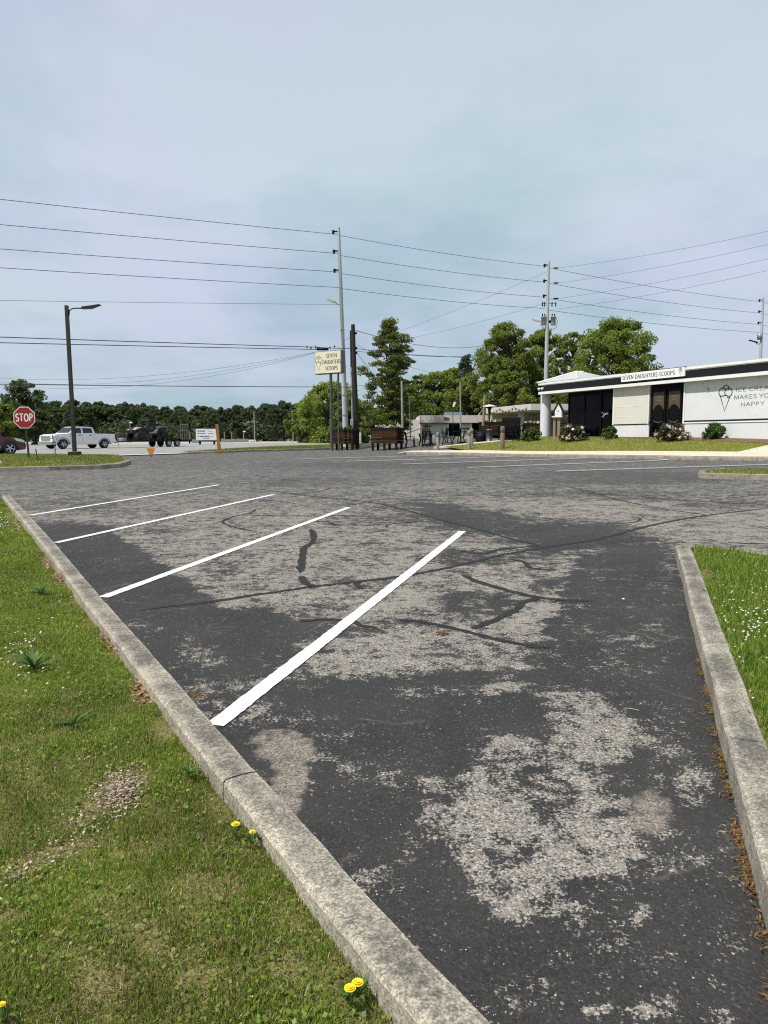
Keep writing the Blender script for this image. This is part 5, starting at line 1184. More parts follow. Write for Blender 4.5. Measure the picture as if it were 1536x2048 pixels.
# canopy: plate with a corner towards the lot
Yc = 60.0; cA = at(972, 822, 69) - o0; cB = at(1062, 814, Yc) - o0; zt_, zb_ = at(1062, 807.5, Yc).z - o0.z, at(1062, 820, Yc).z - o0.z
cC = Vector((cB.x + 16, cB.y + .5)); 
MB().prism([(cA.x, cA.y), (cB.x, cB.y), (cC.x, cC.y), (cC.x, cC.y + 8), (cA.x + 1, cA.y + 1)], zb_, zt_, 'XY').build('canopy', M_concs, old)
MB().prism([(cA.x + .2, cA.y + .1), (cB.x + .05, cB.y + .15), (cC.x, cC.y + .15), (cC.x, cC.y + 7.8), (cA.x + 1, cA.y + .9)], zb_ - .07, zb_ - .003, 'XY').build('canopy_soffit', M_concs, old)
for px_, Yq in ((1041.5, 63.5), (1200, 64)):
    c_ = at(px_, 870, Yq) - o0; MB().box(c_.x - .24, c_.y - .24, -1, c_.x + .24, c_.y + .24, zb_ - .08).build('canopy_post', M_concs, old)
sl_ = thing('string_lights', 'string of dark festoon bulbs hung along the canopy edge', 'string lights', o0)
P = []; cv = Vector((cB.x - cA.x, cB.y - cA.y)); nn = Vector((cv.y, -cv.x)).normalized(); nn = nn if nn.y < 0 else -nn
for k in range(25):
    f = .1 + .85 * k / 24; b2 = Vector((cA.x, cA.y)) + cv * f + nn * .06; z_ = zt_ - .12 - .30 * abs(math.sin(f * 3 * math.pi)) ** .8; P.append(Vector((b2.x, b2.y, z_)))
MB().tube(P, .012, 4).build('cable', M_wire, sl_)
for k in range(1, 24, 2): MB().lathe([(.02, 0), (.05, -.06), (.045, -.14), (0, -.17)], 8, Matrix.Translation(P[k])).build('bulb', M_blackm, sl_)

# ------------------------------------------------------------------ poles
def pole_base(px, Y, extra=.0): p = at(px, 880, Y); return Vector((p.x, p.y, hz(p.x, p.y) + extra))
def tall_pole(name, label, cat, Y, ptop, pbot, r0, r1, m_, group=None, n=14):
    """ptop, pbot: pixels of the top and of a low point on the axis"""
    T = at(*ptop, Y); B = at(*pbot, Y); d = (B - T); k = (hz(B.x, Y) - .3 - T.z) / d.z; G = T + d * k
    t = thing(name, label, cat, (G.x, G.y, G.z), 0, group); h_ = T.z - G.z
    MB().tube([(0, 0, 0), (T.x - G.x, 0, h_)], [r0, r1], n).build('shaft', m_, t)
    return t, lambda px, py: at(px, py, Y) - G
def insul(t, P, px, py, side, m_=None):
    a_ = P(px, py); mb = MB(); e = a_ + Vector((side * .34, -.05, -.02)); mb.tube([a_, e], .05, 6)
    mb.lathe([(.05, .10), (.11, .06), (.06, .02), (.12, -.03), (.07, -.08), (.10, -.13), (.03, -.2)], 8, Matrix.Translation(e)); return mb.build('insulator', m_ or M_blackm, t)
up1, P1 = tall_pole('utility_pole', 'tall pale concrete utility pole rising behind the shop sign', 'utility pole', 52, (677.5, 455), (691, 860), .225, .095, M_polec, 'concrete utility poles')
for py in (463, 502, 540): insul(up1, P1, 676 + (py - 455) * .033, py, -1)
a_ = P1(682, 610); m = MB(); m.tube([a_, a_ + Vector((-.25, 0, .05)), a_ + Vector((-.42, -.05, .2))], .03, 6); m.build('lamp_arm', M_steel, up1)
m = MB(); e_ = a_ + Vector((-.38, -.05, .2)); m.prism([(0, -.08), (.03, .06), (-.45, .20), (-.62, .22), (-.60, .17), (-.3, .0)], -.12, .12, bev=.02, M=Matrix.Translation(e_)); m.build('lamp_head', mat('pale_lamp', (.50, .50, .46), .5, .2), up1)
for py in (660, 735, 790, 830): 
    f = (py - 455) / 405.; a_ = P1(677.5 + 13.5 * f, py); r_ = .095 + .13 * f + .012; MB().lathe([(r_, -.04), (r_, .04)], 14, Matrix.Translation(a_)).build('band', M_steel, up1)
up2, P2 = tall_pole('utility_pole', 'concrete utility pole with two transformers rising behind the shop roof', 'utility pole', 62, (1097.5, 523), (1092, 750), .22, .10, M_polec, 'concrete utility poles')
for py in (530, 561, 591): insul(up2, P2, 1097 - (py - 523) * .024, py, -1)
for py in (536, 566, 597): 
    a_ = P2(1112, py); MB().lathe([(.02, -.22), (.07, -.18), (.05, -.12), (.07, -.06), (.05, 0), (.07, .06), (.05, .12), (.07, .18), (.02, .22)], 8, Matrix.Translation(a_) , 'X').build('strain_insulator', M_blackm, up2)
m = MB(); a_ = P2(1097, 607); m.tube([a_ + Vector((-.55, 0, 0)), a_ + Vector((.65, 0, 0))], .04, 6); m.build('cross_arm', M_steel, up2)
for dx in (-.5, -.32, .3, .62): MB().lathe([(.03, -.28), (.06, -.2), (.04, -.1), (.07, .0), (.03, .12)], 6, Matrix.Translation(a_ + Vector((dx, 0, .02)))).build('fuse_cutout', M_blackm, up2)
M_tran = mat('transformer_grey', (.30, .32, .34), .5, .2, var=.1)
for px_, s in ((1087, -1), (1106.5, 1)):
    a_ = P2(px_, 642); tb_ = MB().lathe([(0, -.36), (.21, -.36), (.22, -.33), (.22, .30), (.24, .31), (.24, .36), (.1, .42), (0, .42)], 14, Matrix.Translation(a_)).build('transformer', M_tran, up2)
    m = MB(); 
    m.lathe([(.05, .36), (.06, .5), (.03, .62)], 6, Matrix.Translation(a_ + Vector((-.1, 0, 0)))); m.build('bushing', M_blackm, tb_); MB().lathe([(.05, .36), (.06, .5), (.03, .62)], 6, Matrix.Translation(a_ + Vector((.1, 0, 0)))).build('bushing', M_blackm, tb_)
m = MB(); a_ = P2(1094, 643); m.box(a_.x - .26, -.06, a_.z - .12, a_.x + .32, .06, a_.z + .1); m.build('bracket', M_blackm, up2)
a_ = P2(1083, 643); MB().prism([(0, -.06), (0, .05), (-.5, .18), (-.7, .2), (-.68, .15), (-.35, .02)], -.11, .11, M=Matrix.Translation(a_ + Vector((-.12, -.1, -.02)))).build('lamp_head', MATS['pale_lamp'], up2)
m = MB(); a_ = P2(1106, 636); m.tube([a_ + Vector((.25, 0, .1)), a_ + Vector((.4, 0, -.3)), a_ + Vector((.3, 0, -.8)), a_ + Vector((-.4, 0, -1.2))], .02, 5); m.build('loop_cable', M_wire, up2)
up3, P3 = tall_pole('utility_pole', 'distant utility pole with one transformer at the right edge', 'utility pole', 80, (1526.5, 595.5), (1521, 715), .22, .10, M_polec, 'concrete utility poles')
for py in (600, 622.5, 645): 
    insul(up3, P3, 1525 - (py - 595) * .05, py, -1)
a_ = P3(1519, 673); MB().lathe([(0, -.33), (.24, -.33), (.24, .33), (0, .36)], 12, Matrix.Translation(a_)).build('transformer', M_tran, up3)
a_ = P3(1521, 688); m = MB(); m.tube([a_, a_ + Vector((-.4, 0, 0)), a_ + Vector((-.5, 0, .15))], .04, 6); m.build('lamp_arm', M_blackm, up3); MB().prism([(0, 0), (0, .12), (-.9, .36), (-1.0, .3)], -.12, .12, M=Matrix.Translation(a_ + Vector((-.35, 0, .1)))).build('lamp_head', M_blackm, up3)
wpole, PW = tall_pole('utility_pole', 'dark weathered wooden utility pole right of the shop sign', 'utility pole', 50, (705.8, 649), (712.5, 870), .215, .135, M_woodd)
a_ = PW(710, 845); MB().box(a_.x - .33, -.22, a_.z - .22, a_.x - .1, .0, a_.z + .22, ch=.02).build('meter_box', M_steel, wpole)
for py in (667, 697, 706): a_ = PW(706 + (py - 649) * .03, py); MB().lathe([(.04, -.08), (.09, -.03), (.05, .02), (.08, .06), (.02, .1)], 8, Matrix.Translation(a_ + Vector((.19, -.12, 0)))).build('insulator', M_blackm, wpole)
cdt, _ = tall_pole('riser_pole', 'slim dark riser pole close beside the wooden utility pole', 'pole', 50.6, (701, 661), (704, 800), .07, .06, M_woodd)
cdt2, _ = tall_pole('conduit', 'pale grey conduit standing beside the dark wooden pole', 'conduit', 50.3, (703, 735), (705.5, 860), .075, .07, M_steel)
M_thinp = mat('pale_pole', (.28, .275, .24), .75, var=.2, scale=4)
for (nm, lab, Y, pt, pb, r, mm_) in (('thin_pole', 'pale round pole standing behind the flower planter', 58, (803.5, 762), (805, 848), .10, M_thinp), ('hooked_pole', 'thin hooked pole in front of the side wing of the old building', 60, (818.5, 790), (820.5, 860), .055, mat('dull_pole', (.10, .10, .08), .7)),
                                     ('thin_pole', 'thin grey pole standing before the old building parapet', 62, (920.5, 766), (921.5, 862), .07, M_thinp), ('wooden_patio_post', 'bare wooden post on the patio left of the heater', 47, (969.5, 790), (965.5, 864), .085, MATS['pale_wood']), ('thin_pole', 'slim dark pole behind the patio heater hood', 58, (976.5, 783), (977, 830), .04, MATS['dull_pole'])):
    t, P_f = tall_pole(nm, lab, 'pole', Y, pt, pb, r, r * .85, mm_, None, 8)
    if nm == 'hooked_pole': a_ = P_f(*pt); MB().tube([a_, a_ + Vector((-.02, 0, .1)), a_ + Vector((-.14, 0, .15)), a_ + Vector((-.22, 0, .05))], .04, 6).build('hook', mm_, t)
t, P_f = tall_pole('patio_light', 'white panel light tilted on a thin black patio pole', 'light', 46, (906, 814), (906, 880), .022, .02, M_blackm, None, 6)
a_ = P_f(907, 809); MB().prism([(-.07, -.16), (.05, -.16), (.17, .16), (.0, .16)], -.04, .04, M=Matrix.Translation(a_)).build('panel', M_white, t)

# ------------------------------------------------------------------ wires
def wire(label, A, B, sag=.3, r=.016, name='power_line', n=24, cat='power line'):
    if 'from the left edge' in label or 'running left' in label or 'crossing from the left' in label:
        if A.x < B.x: A = B + (A - B) * 1.5      # carry the wire on past the picture edge
        else: B = A + (B - A) * 1.5
        sag *= .4
    mb = MB(); pts = []
    for i in range(n + 1):
        t = i / n; p = A.lerp(B, t) - A; p.z -= sag * 4 * t * (1 - t); pts.append(p)
    mb.tube(pts, r, 5, smooth=True); o = mb.build(name, M_wire, None, A); return tag(o, label, cat, 'overhead wires')
ords = ('topmost', 'second', 'third', 'fourth')
for k, (yl, yr) in enumerate(((393, 469), (444, 507), (493, 544), (531, 575))):
    s_ = (yr - yl) / 677.; wire(f'{ords[k]} wire from the left edge to the pole behind the sign', at(676 + k * 1.2, yr, 52), at(-90, yl - 90 * s_ * .75, 38), .22, .017)
for k, (y1, y2) in enumerate(((471, 533), (511, 564.5), (547, 594.5), (577, 617))):
    wire(f'{ords[k]} wire between the sign pole and the transformer pole', at(679 + k * 1.2, y1, 52), at(1094 - k * 1.5, y2, 62), .16, .016)
for k, (y1, y2) in enumerate(((536, 603), (566.5, 626), (597, 648.5), (620, 664.5))):
    wire(f'{ords[k]} wire sloping right from the transformer pole to the far pole', at(1098 - k * .8, y1, 62), at(1519 - k * 1.5, y2, 80), .22, .017)
    wire(f'{ords[k]} thin wire rising from the transformer pole to the right edge', at(1116, (536, 566, 597, 618)[k], 62), at(1600, (448, 474, 502, 526)[k], 48), .25, .010)
    wire(f'{ords[k]} short wire end leaving the far pole at the right edge', at(1521 - k * 1.5, y2, 80), at(1600, y2 + 14, 92), .1, .018)
wire('thin wire from the left edge to the pole lamp', at(-80, 598, 38), at(682, 609, 52), .12, .010)
wire('upper of two thick cables running left from the splice box', at(-80, 669.5, 36), at(640, 694.5, 49.4), .12, .024); wire('lower of two thick cables running left from the splice box', at(-80, 682, 36), at(640, 699, 49.4), .10, .022)
wire('thick cable from the splice box to the wooden pole', at(640, 695, 49.4), at(712, 697, 50), .02, .022); 
wire('thick low cable crossing from the left edge to the wooden pole', at(-80, 764, 36), at(710, 774, 50), .22, .022)
for k, (yl, sg_) in enumerate(((750, 1.0), (755, 1.25), (760, 1.45))): wire(f'{ords[k]} thin drop wire sagging from the splice box to the left', at(-80, yl, 60), at(636, 703 + k * .7, 49.6), sg_, .009)
g0 = at(645, 698, 49.3); sb = MB(); sb.lathe([(.03, -.42), (.10, -.38), (.10, .36), (.04, .42)], 10, None, 'X'); tag(sb.build('splice_box', M_blackm, None, g0), 'black cable splice enclosure hanging on the wires above the sign', 'splice box')
for (px, py, r_) in ((614, 694, .05), (622, 696, .05), (631, 694, .05), (660, 695.5, .05), (669, 693, .04)):
    sb = MB(); sb.lathe([(.02, -.06), (r_, -.03), (r_, .03), (.02, .06)], 6, None, 'X'); sb.tube([(0, 0, .1), (0, 0, -.12)], .018, 5); tag(sb.build('cable_clamp', M_blackm, None, at(px, py, 49.2)), 'small dark clamp on the cables beside the splice box', 'clamp', 'cable clamps by the splice box')
wire('upper cable from the wooden pole dipping behind the tall tree', at(712, 661, 50), at(985, 688, 80), .75, .020); wire('middle cable from the wooden pole to the right trees', at(713, 697, 50), at(985, 707, 82), .45, .018)
wire('lower thick cable from the wooden pole to behind the shop', at(713, 703, 50), at(1180, 722, 88), .15, .020); wire('thin wire from the wooden pole ending at the old building', at(713, 690, 50), at(880, 748, 72), .3, .012)
wire('slanting guy wire from the wooden pole down through the tree', at(714, 706, 50), at(790, 805, 60), .02, .014); wire('thin low wire right of the wooden pole crossing the tree', at(712, 771, 50), at(860, 768, 70), .08, .012)
wire('upper thin wire descending left from the transformer pole', at(1095, 543, 62), at(800, 662, 80), .15, .011); wire('lower thin wire descending left from the transformer pole', at(1084, 608, 62), at(800, 680, 80), .2, .011)
wire('short service wire from the wooden pole to the pale pole', at(709, 668, 50), at(684, 682, 52), .05, .012)

# ------------------------------------------------------------------ trees
L_oak = leaf_mat('oak_leaves', (.120, .170, .028), (.260, .320, .060), .5); L_dark = leaf_mat('dark_leaves', (.070, .115, .020), (.175, .230, .042), .45)
L_pine = leaf_mat('pine_needles', (.028, .052, .020), (.070, .100, .036), .25); L_far = leaf_mat('far_pine', (.040, .060, .028), (.085, .112, .046), .34); L_far2 = leaf_mat('far_leaf', (.050, .085, .024), (.105, .145, .042), .4)
L_bright = leaf_mat('bright_leaves', (.125, .180, .026), (.255, .315, .055), .5); L_mag = leaf_mat('tall_tree_leaves', (.068, .095, .020), (.185, .210, .048), .45)
M_bark = mat('bark', (.060, .048, .036), .9, var=.35, scale=8, stretch=(3, 3, .5))
def tree_meshes(seed, H, Wd, zb, style, ncl, nl, leaf, dens=1.0, depth=None):
    """returns trunk MB and leaf centres of a tree of height H, crown width Wd, crown starting at zb"""
    r = random.Random(seed); tk = MB(); C = []; depth = depth or Wd
    pts = [(0, 0, -.4)]; x = y = 0
    for k in range(1, 7):
        f = k / 6; x += r.uniform(-.03, .03) * H * .25; y += r.uniform(-.03, .03) * H * .25; pts.append((x, y, f * H * .90))
    r0 = .022 * H + .05; tk.tube(pts, [r0 * (1 - .86 * i / 6) * (1.25 if i == 0 else 1) for i in range(7)], 8)
    def trunk_at(z):
        f = max(0, min(.999, z / (H * .9))) * 6; i = int(f); a_, b_ = Vector(pts[i]), Vector(pts[i + 1]); return a_.lerp(b_, f - i)
    for k in range(ncl):
        if style == 'oak':
            u = r.random() ** .75; a = r.uniform(0, 2 * math.pi); zz = zb + (H - zb) * (1 - (1 - u) ** 1.0) 
            f = (zz - zb) / (H - zb); prof = math.sqrt(max(.03, 1 - (1.75 * (f - .43)) ** 2)) if f > .43 else (.55 + .45 * math.sin(f / .43 * math.pi / 2))
            rad = math.sqrt(r.random()) * prof; rad = rad * r.choice((1, 1, 1, .9, 1.12)); c = Vector((rad * math.cos(a) * Wd / 2, rad * math.sin(a) * depth / 2, zz)); cr = Wd * r.uniform(.045, .105)
        elif style == 'column':
            f = (k + r.random()) / ncl; zz = zb + (H - zb) * f; a = r.uniform(0, 2 * math.pi)
            prof = (1 - .25 * f) if f < .75 else max(.12, (1 - f) / .25 * .8); rad = (r.random() ** .5) * prof * r.choice((.6, .8, 1, 1, 1.15)) * (1 + .28 * math.sin(zz * 4.1 + 1.3 * math.sin(a))); c = Vector((rad * math.cos(a) * Wd / 2, rad * math.sin(a) * Wd / 2, zz)); cr = Wd * r.uniform(.06, .135)
        else:   # pine: tiers, open below
            f = ((k + r.random()) / ncl) ** .8; zz = zb + (H - zb) * f; a = r.uniform(0, 2 * math.pi); prof = (.45 + .55 * math.sin(min(1, f / .45) * math.pi / 2)) * (1 - max(0, f - .45) / .62)
            rad = r.random() ** .6 * prof; c = Vector((rad * math.cos(a) * Wd / 2, rad * math.sin(a) * Wd / 2, zz)); cr = Wd * r.uniform(.08, .14)
        C.append((c.x, c.y, c.z, cr))
        if k % 2 == 0 or style == 'oak':
            b0 = trunk_at(max(zb * .6, c.z - (c.xy.length * (.7 if style != 'pine' else .15)) - .3)); mid = b0.lerp(c, .55) + Vector((0, 0, .12 * c.xy.length * (1 if style == 'oak' else 0)))
            rb = .012 * Wd + .02; tk.tube([b0, mid, c], [rb, rb * .6, rb * .2], 4, cap=False)
    return tk, C
def tree(name, label, loc, H, Wd, zb, style, ncl, nl, leaf, lm, seed, group=None, flat=.8, cat='tree', depth=None):
    t = thing(name, label, cat, loc, 0, group); tk, C = tree_meshes(seed, H, Wd, zb, style, ncl, nl, leaf, 1, depth); tk.build('trunk', M_bark, t)
    V, Q_ = leaves(C, nl, 1.0, leaf, .35, flat, seed); o = link_mesh('crown', np_mesh('crown', V, 4, Q_), lm, t); return t
def tp(px, Y, dz=0): p = at(px, 880, Y); return Vector((p.x, p.y, hz(p.x, p.y) + dz))
def hgt(py, Y, loc): return at(768, py, Y).z - loc.z
def ptree(name, label, px, ptop, pw, Y, zbf, style, ncl, nl, leaf, lm, seed, **k):
    l = tp(px, Y); H = hgt(ptop, Y, l); return tree(name, label, l, H, pw * Y / F, H * zbf, style, ncl, nl, leaf, lm, seed, **k)
ptree('tall_tree', 'tall narrow dark green tree standing right behind the wooden pole', 779, 641, 118, 66, .10, 'column', 250, 120, .125, L_mag, 11, flat=.40)
ptree('oak_tree', 'broad oak left of the transformer pole behind the patio', 1012, 652, 140, 80, .12, 'oak', 189, 180, .15, L_oak, 12)
ptree('oak_tree', 'bright young oak directly behind the transformer pole', 1082, 664, 120, 84, .15, 'oak', 155, 165, .15, L_bright, 13)
ptree('oak_tree', 'light open oak between the transformer pole and the big oak', 1142, 668, 95, 78, .15, 'oak', 120, 135, .15, L_oak, 14)
ptree('oak_tree', 'largest oak rising behind the shop roof', 1228, 642, 178, 74, .12, 'oak', 224, 180, .15, L_oak, 15)
ptree('pine_tree', 'dark lone pine showing between the leafy trees', 930, 713, 66, 95, .3, 'pine', 70, 90, .16, L_far, 16)
ptree('leafy_tree', 'green tree between the pale pole and the dark lone pine', 905, 742, 100, 92, .05, 'oak', 90, 130, .2, L_oak, 29); ptree('leafy_tree', 'low green tree right behind the pale pole', 836, 762, 90, 90, .04, 'oak', 80, 120, .2, L_dark, 30)
ptree('leafy_tree', 'rounded green tree left of the dark lone pine', 868, 748, 120, 88, .06, 'oak', 110, 140, .18, L_oak, 17); ptree('leafy_tree', 'low green tree in front of the dark lone pine', 945, 768, 110, 84, .06, 'oak', 110, 140, .18, L_oak, 18)
ptree('leafy_tree', 'green tree filling in below the broad oak', 1010, 745, 120, 76, .05, 'oak', 110, 140, .18, L_oak, 19); ptree('leafy_tree', 'dark green tree beside the corner column', 1085, 750, 120, 80, .05, 'oak', 110, 140, .18, L_dark, 20)
ptree('leafy_tree', 'green tree behind the left end of the shop roof', 1165, 735, 110, 80, .05, 'oak', 110, 140, .18, L_oak, 26)
ptree('leafy_tree', 'dense dark tree at the foot of the tall narrow tree', 800, 768, 120, 82, .03, 'oak', 110, 140, .18, L_dark, 21)
ptree('leafy_tree', 'shaggy green tree behind the left planter', 705, 800, 110, 78, .03, 'oak', 110, 140, .18, L_dark, 22)
ptree('leafy_tree', 'wide bright green tree left of the shop sign posts', 664, 770, 140, 92, .0, 'oak', 150, 130, .19, L_bright, 23); ptree('leafy_tree', 'low bright green tree at the end of the far wood', 612, 806, 84, 98, .0, 'oak', 90, 120, .2, L_oak, 24)
ptree('leafy_tree', 'dark low tree filling the gap left of the shop sign posts', 640, 815, 90, 104, .0, 'oak', 80, 120, .22, L_dark, 35)
ptree('leafy_tree', 'tall airy tree behind the stop sign at the left edge', 46, 764, 100, 92, .2, 'oak', 120, 90, .18, L_far2, 25)
ptree('leafy_tree', 'yellow-green bushy tree at the left edge behind the maroon car', 8, 812, 90, 82, .0, 'oak', 100, 130, .18, L_bright, 27); ptree('leafy_tree', 'dark green bushy tree between stop sign and pickup', 78, 822, 70, 84, .0, 'oak', 90, 130, .18, L_far2, 28)
# the far wood across the road: copies of four trees
protos = []
for k, (st, lm, seed) in enumerate((('pine', L_far, 31), ('pine', L_pine, 32), ('oak', L_far2, 33), ('oak', L_far, 34))):
    t = tree('wood_tree', 'tree', (0, 0, -50), 10.0, 6.4 if st == 'pine' else 7.5, 1.6 if st == 'pine' else .6, st, 75, 110, .30, lm, seed, 'trees of the far wood'); protos.append(t)
labs = ('dark pine in the far wood across the road', 'blackish pine in the far wood across the road', 'leafy tree in the far wood across the road', 'dark leafy tree in the far wood across the road')
used = [False] * 4; rt = random.Random(5)
for row, (Y0, sc_, dens) in enumerate(((150, .86, 40), (185, 1.0, 44), (225, 1.22, 46), (270, 1.52, 40))):
    for i in range(dens):
        px = -60 + (740 + 60) * (i + rt.random()) / dens; Y = Y0 + rt.uniform(-12, 12)
        if px > 640 and row < 2: continue
        k = rt.choice((0, 0, 1, 1, 2, 3) if row else (0, 1, 2, 2, 3, 3)); base = tp(px, Y)
        tgt = np.interp(px, [0, 90, 150, 250, 340, 420, 520, 570, 620, 700], [815, 810, 806, 812, 818, 817, 816, 810, 812, 800]) + rt.uniform(-6, 10) + (10 if row == 0 else 0)
        s_ = (at(768, tgt, Y).z - base.z) / 10.0; sc3 = (s_ * rt.uniform(.85, 1.15), s_ * rt.uniform(.85, 1.15), s_)
        if not used[k]:
            used[k] = True; protos[k].location = base; protos[k].scale = sc3; protos[k].rotation_euler = (0, 0, rt.uniform(0, 6)); protos[k]['label'] = labs[k]
        else: dup(protos[k], base, rt.uniform(0, 6), labs[k], sc3)
# undergrowth closing the foot of the wood
C = []
for i in range(700): px = rt.uniform(-70, 720); Y = rt.uniform(143, 190); b_ = tp(px, Y); C.append((b_.x, b_.y, b_.z + rt.uniform(.2, 3.4), 1.4))
o = leaf_obj('undergrowth', C, 40, 1, .55, L_far, None, 41); o['kind'] = 'stuff'

# ------------------------------------------------------------------ far buildings, poles and parked things
M_tan = mat('tan_siding', (.42, .36, .22), .8, var=.06); M_grroof = mat('white_roof', (.66, .66, .64), .6, var=.05); M_brroof = mat('brown_roof', (.13, .10, .09), .85, var=.2)
Yf = 150.0; q = Yf / F; b_ = tp(613, Yf); fb = thing('tan_shed', 'tan gable-ended shed with white door and long white roof', 'building', b_)
X_ = lambda px: (px - 613) * q; Z_ = lambda py: (883.5 - py) * q + (at(613, 883.5, Yf).z - b_.z)
MB().prism([(X_(558), -.5), (X_(622), -.5), (X_(622), Z_(872)), (X_(592), Z_(868.5)), (X_(558), Z_(873))], 0, 6).build('gable_wall', M_tan, fb)
MB().prism([(X_(556), Z_(873)), (X_(592), Z_(868)), (X_(625), Z_(872.5)), (X_(625), Z_(871.5)), (X_(592), Z_(867)), (X_(556), Z_(872))], -.4, 6.4).build('gable_roof', M_grroof, fb)
MB().box(X_(569), -.06, -.3, X_(578), 0, Z_(875)).build('door', M_white, fb)
MB().box(X_(622), 1, -.5, X_(664), 9, Z_(874.5)).build('long_wall', M_old, fb); MB().prism([(X_(600), Z_(868)), (X_(664), Z_(867)), (X_(664), Z_(874)), (X_(622), Z_(874))], .5, 9).build('long_roof', M_grroof, fb)
for k in range(3): MB().box(X_(626 + k * 6), .95, Z_(880), X_(630 + k * 6), 1, Z_(876)).build('window', M_glass, fb)
Yf = 165.0; q = Yf / F; b_ = tp(541, Yf); hs = thing('small_house', 'small pinkish-white house with brown hip roof in front of the wood', 'house', b_)
zz0 = at(541, 880, Yf).z - b_.z; X_ = lambda px: (px - 541) * q; Z_ = lambda py: (880 - py) * q + zz0
MB().box(X_(523), 0, -.6, X_(554), 5, Z_(872.5)).build('wall', mat('pinkish_wall', (.50, .42, .38), .8, var=.05), hs)
m = MB(); z0, z1 = Z_(872.5), Z_(869.3); m.add([(X_(521), -.5, z0), (X_(559), -.5, z0), (X_(559), 5.5, z0), (X_(521), 5.5, z0), (X_(528), 2.5, z1), (X_(556), 2.5, z1)], [(0, 1, 5, 4), (1, 2, 5), (2, 3, 4, 5), (3, 0, 4), (3, 2, 1, 0)]); m.build('roof', M_brroof, hs)
MB().box(X_(545), 2.2, z1 - .3, X_(546.5), 2.6, z1 + .25).build('chimney', M_brroof, hs)
for px in (527, 534, 541, 548): MB().box(X_(px), -.04, Z_(877.5), X_(px + 2.5), 0, Z_(874.3)).build('window', M_glass, hs)
# silver van by the planter
b_ = tp(649, 118); vn = thing('silver_van', 'silver van parked at the far yard just left of the planter', 'van', (b_.x, b_.y, at(649, 883.5, 118).z), math.pi - .5)
MB().prism([(-1.9, .35), (-1.95, 1.5), (-1.7, 1.75), (.6, 1.75), (1.2, 1.15), (2.0, .95), (2.1, .4)], -.85, .85, taper=.12, zref=.9, bev=.06).build('body', mat('silver_paint', (.45, .46, .47), .3, .4), vn)
side_glass(vn, 'side_window', [(-1.6, 1.1), (.9, 1.1), (.5, 1.6), (-1.5, 1.6)], .85, .12, .9, M_wind)
for s in (1, -1):
    for x_ in (1.3, -1.2): wheel(vn, x_, s * .75, .32, .2, M_rim)
# small white banner sign, light poles
b_ = at(505, 886.5, 125); q = 125 / F; bn = thing('banner_sign', 'small white banner on red posts before the small house', 'sign', b_)
MB().box(-8 * q, -.03, 1.6 * q, 7 * q, .03, 7 * q).build('banner', M_white, bn); MB().box(-5 * q, -.035, 3.5 * q, 4 * q, -.031, 4.6 * q).build('print_line', M_ink, bn)
for x_ in (-9, 8.5): MB().box(x_ * q - .05, -.05, -.3, x_ * q + .05, .05, 7 * q).build('post', mat('red_post', (.18, .03, .03), .7), bn)
for (nm, lab, Y, pt, pb, r) in (('light_pole', 'tall thin pale pole rising before the dark wood', 120, (508, 824), (509.5, 878), .10), ('light_pole', 'thin lamp pole beside the tan shed gable', 130, (585, 832), (586, 870), .09), ('light_pole', 'stubby white pole in front of the tan shed', 125, (603, 848), (603.5, 882), .14),
                                ('light_pole', 'thin lamp pole seen above the buggy', 110, (260, 845), (260.5, 875), .07), ('light_pole', 'short thin pole right of the trailer', 120, (380, 866), (380, 882), .07), ('light_pole', 'pale thin pole right of the orange post', 130, (448.5, 864), (449, 882), .08), ('light_pole', 'pale thin pole midway to the banner sign', 135, (463.5, 864), (463.5, 882), .08), ('light_pole', 'lamp pole nearest left of the banner sign', 135, (487, 863), (487.5, 882), .09)):
    t, P_f = tall_pole(nm, lab, 'pole', Y, pt, pb, r, r * .8, M_thinp, None, 6)
    if pt[0] in (260, 487, 585): a_ = P_f(*pt); MB().box(a_.x - .1, -.1, a_.z - .1, a_.x + .35, .1, a_.z + .1).build('lamp_head', M_white, t)
g_ = gnd(697 + 23.5, 889, .05); tag(MB().lathe([(.13, -.2), (.13, 1.1), (.10, 1.16), (0, 1.17)], 14).build('marker_post', mat('pale_marker', (.50, .48, .40), .7), None, g_), 'pale round marker post between the two near planters', 'post')
# low stock of pale concrete blocks in the yard
for i, (px0, px1, Y) in enumerate(((383, 402, 108), (442, 470, 118), (472, 497, 122))):
    a_, b_ = tp(px0, Y), tp(px1, Y + 2); o = thing('barrier_wall', ('pale low barrier behind the notice board', 'pale low barrier right of the orange wooden post', 'pale low barrier left of the banner sign')[i], 'barrier', a_)
    d_ = b_ - a_; nseg = 4
    for k in range(nseg):
        p0 = d_ * (k / nseg); p1_ = d_ * ((k + .96) / nseg); MB().prism([(p0.x, p0.y), (p1_.x, p1_.y), (p1_.x, p1_.y + .4), (p0.x, p0.y + .4)], -.3, .55 + random.uniform(-.05, .1), 'XY').build('block', mat('pale_block', (.42, .42, .42), .8, var=.15), o)

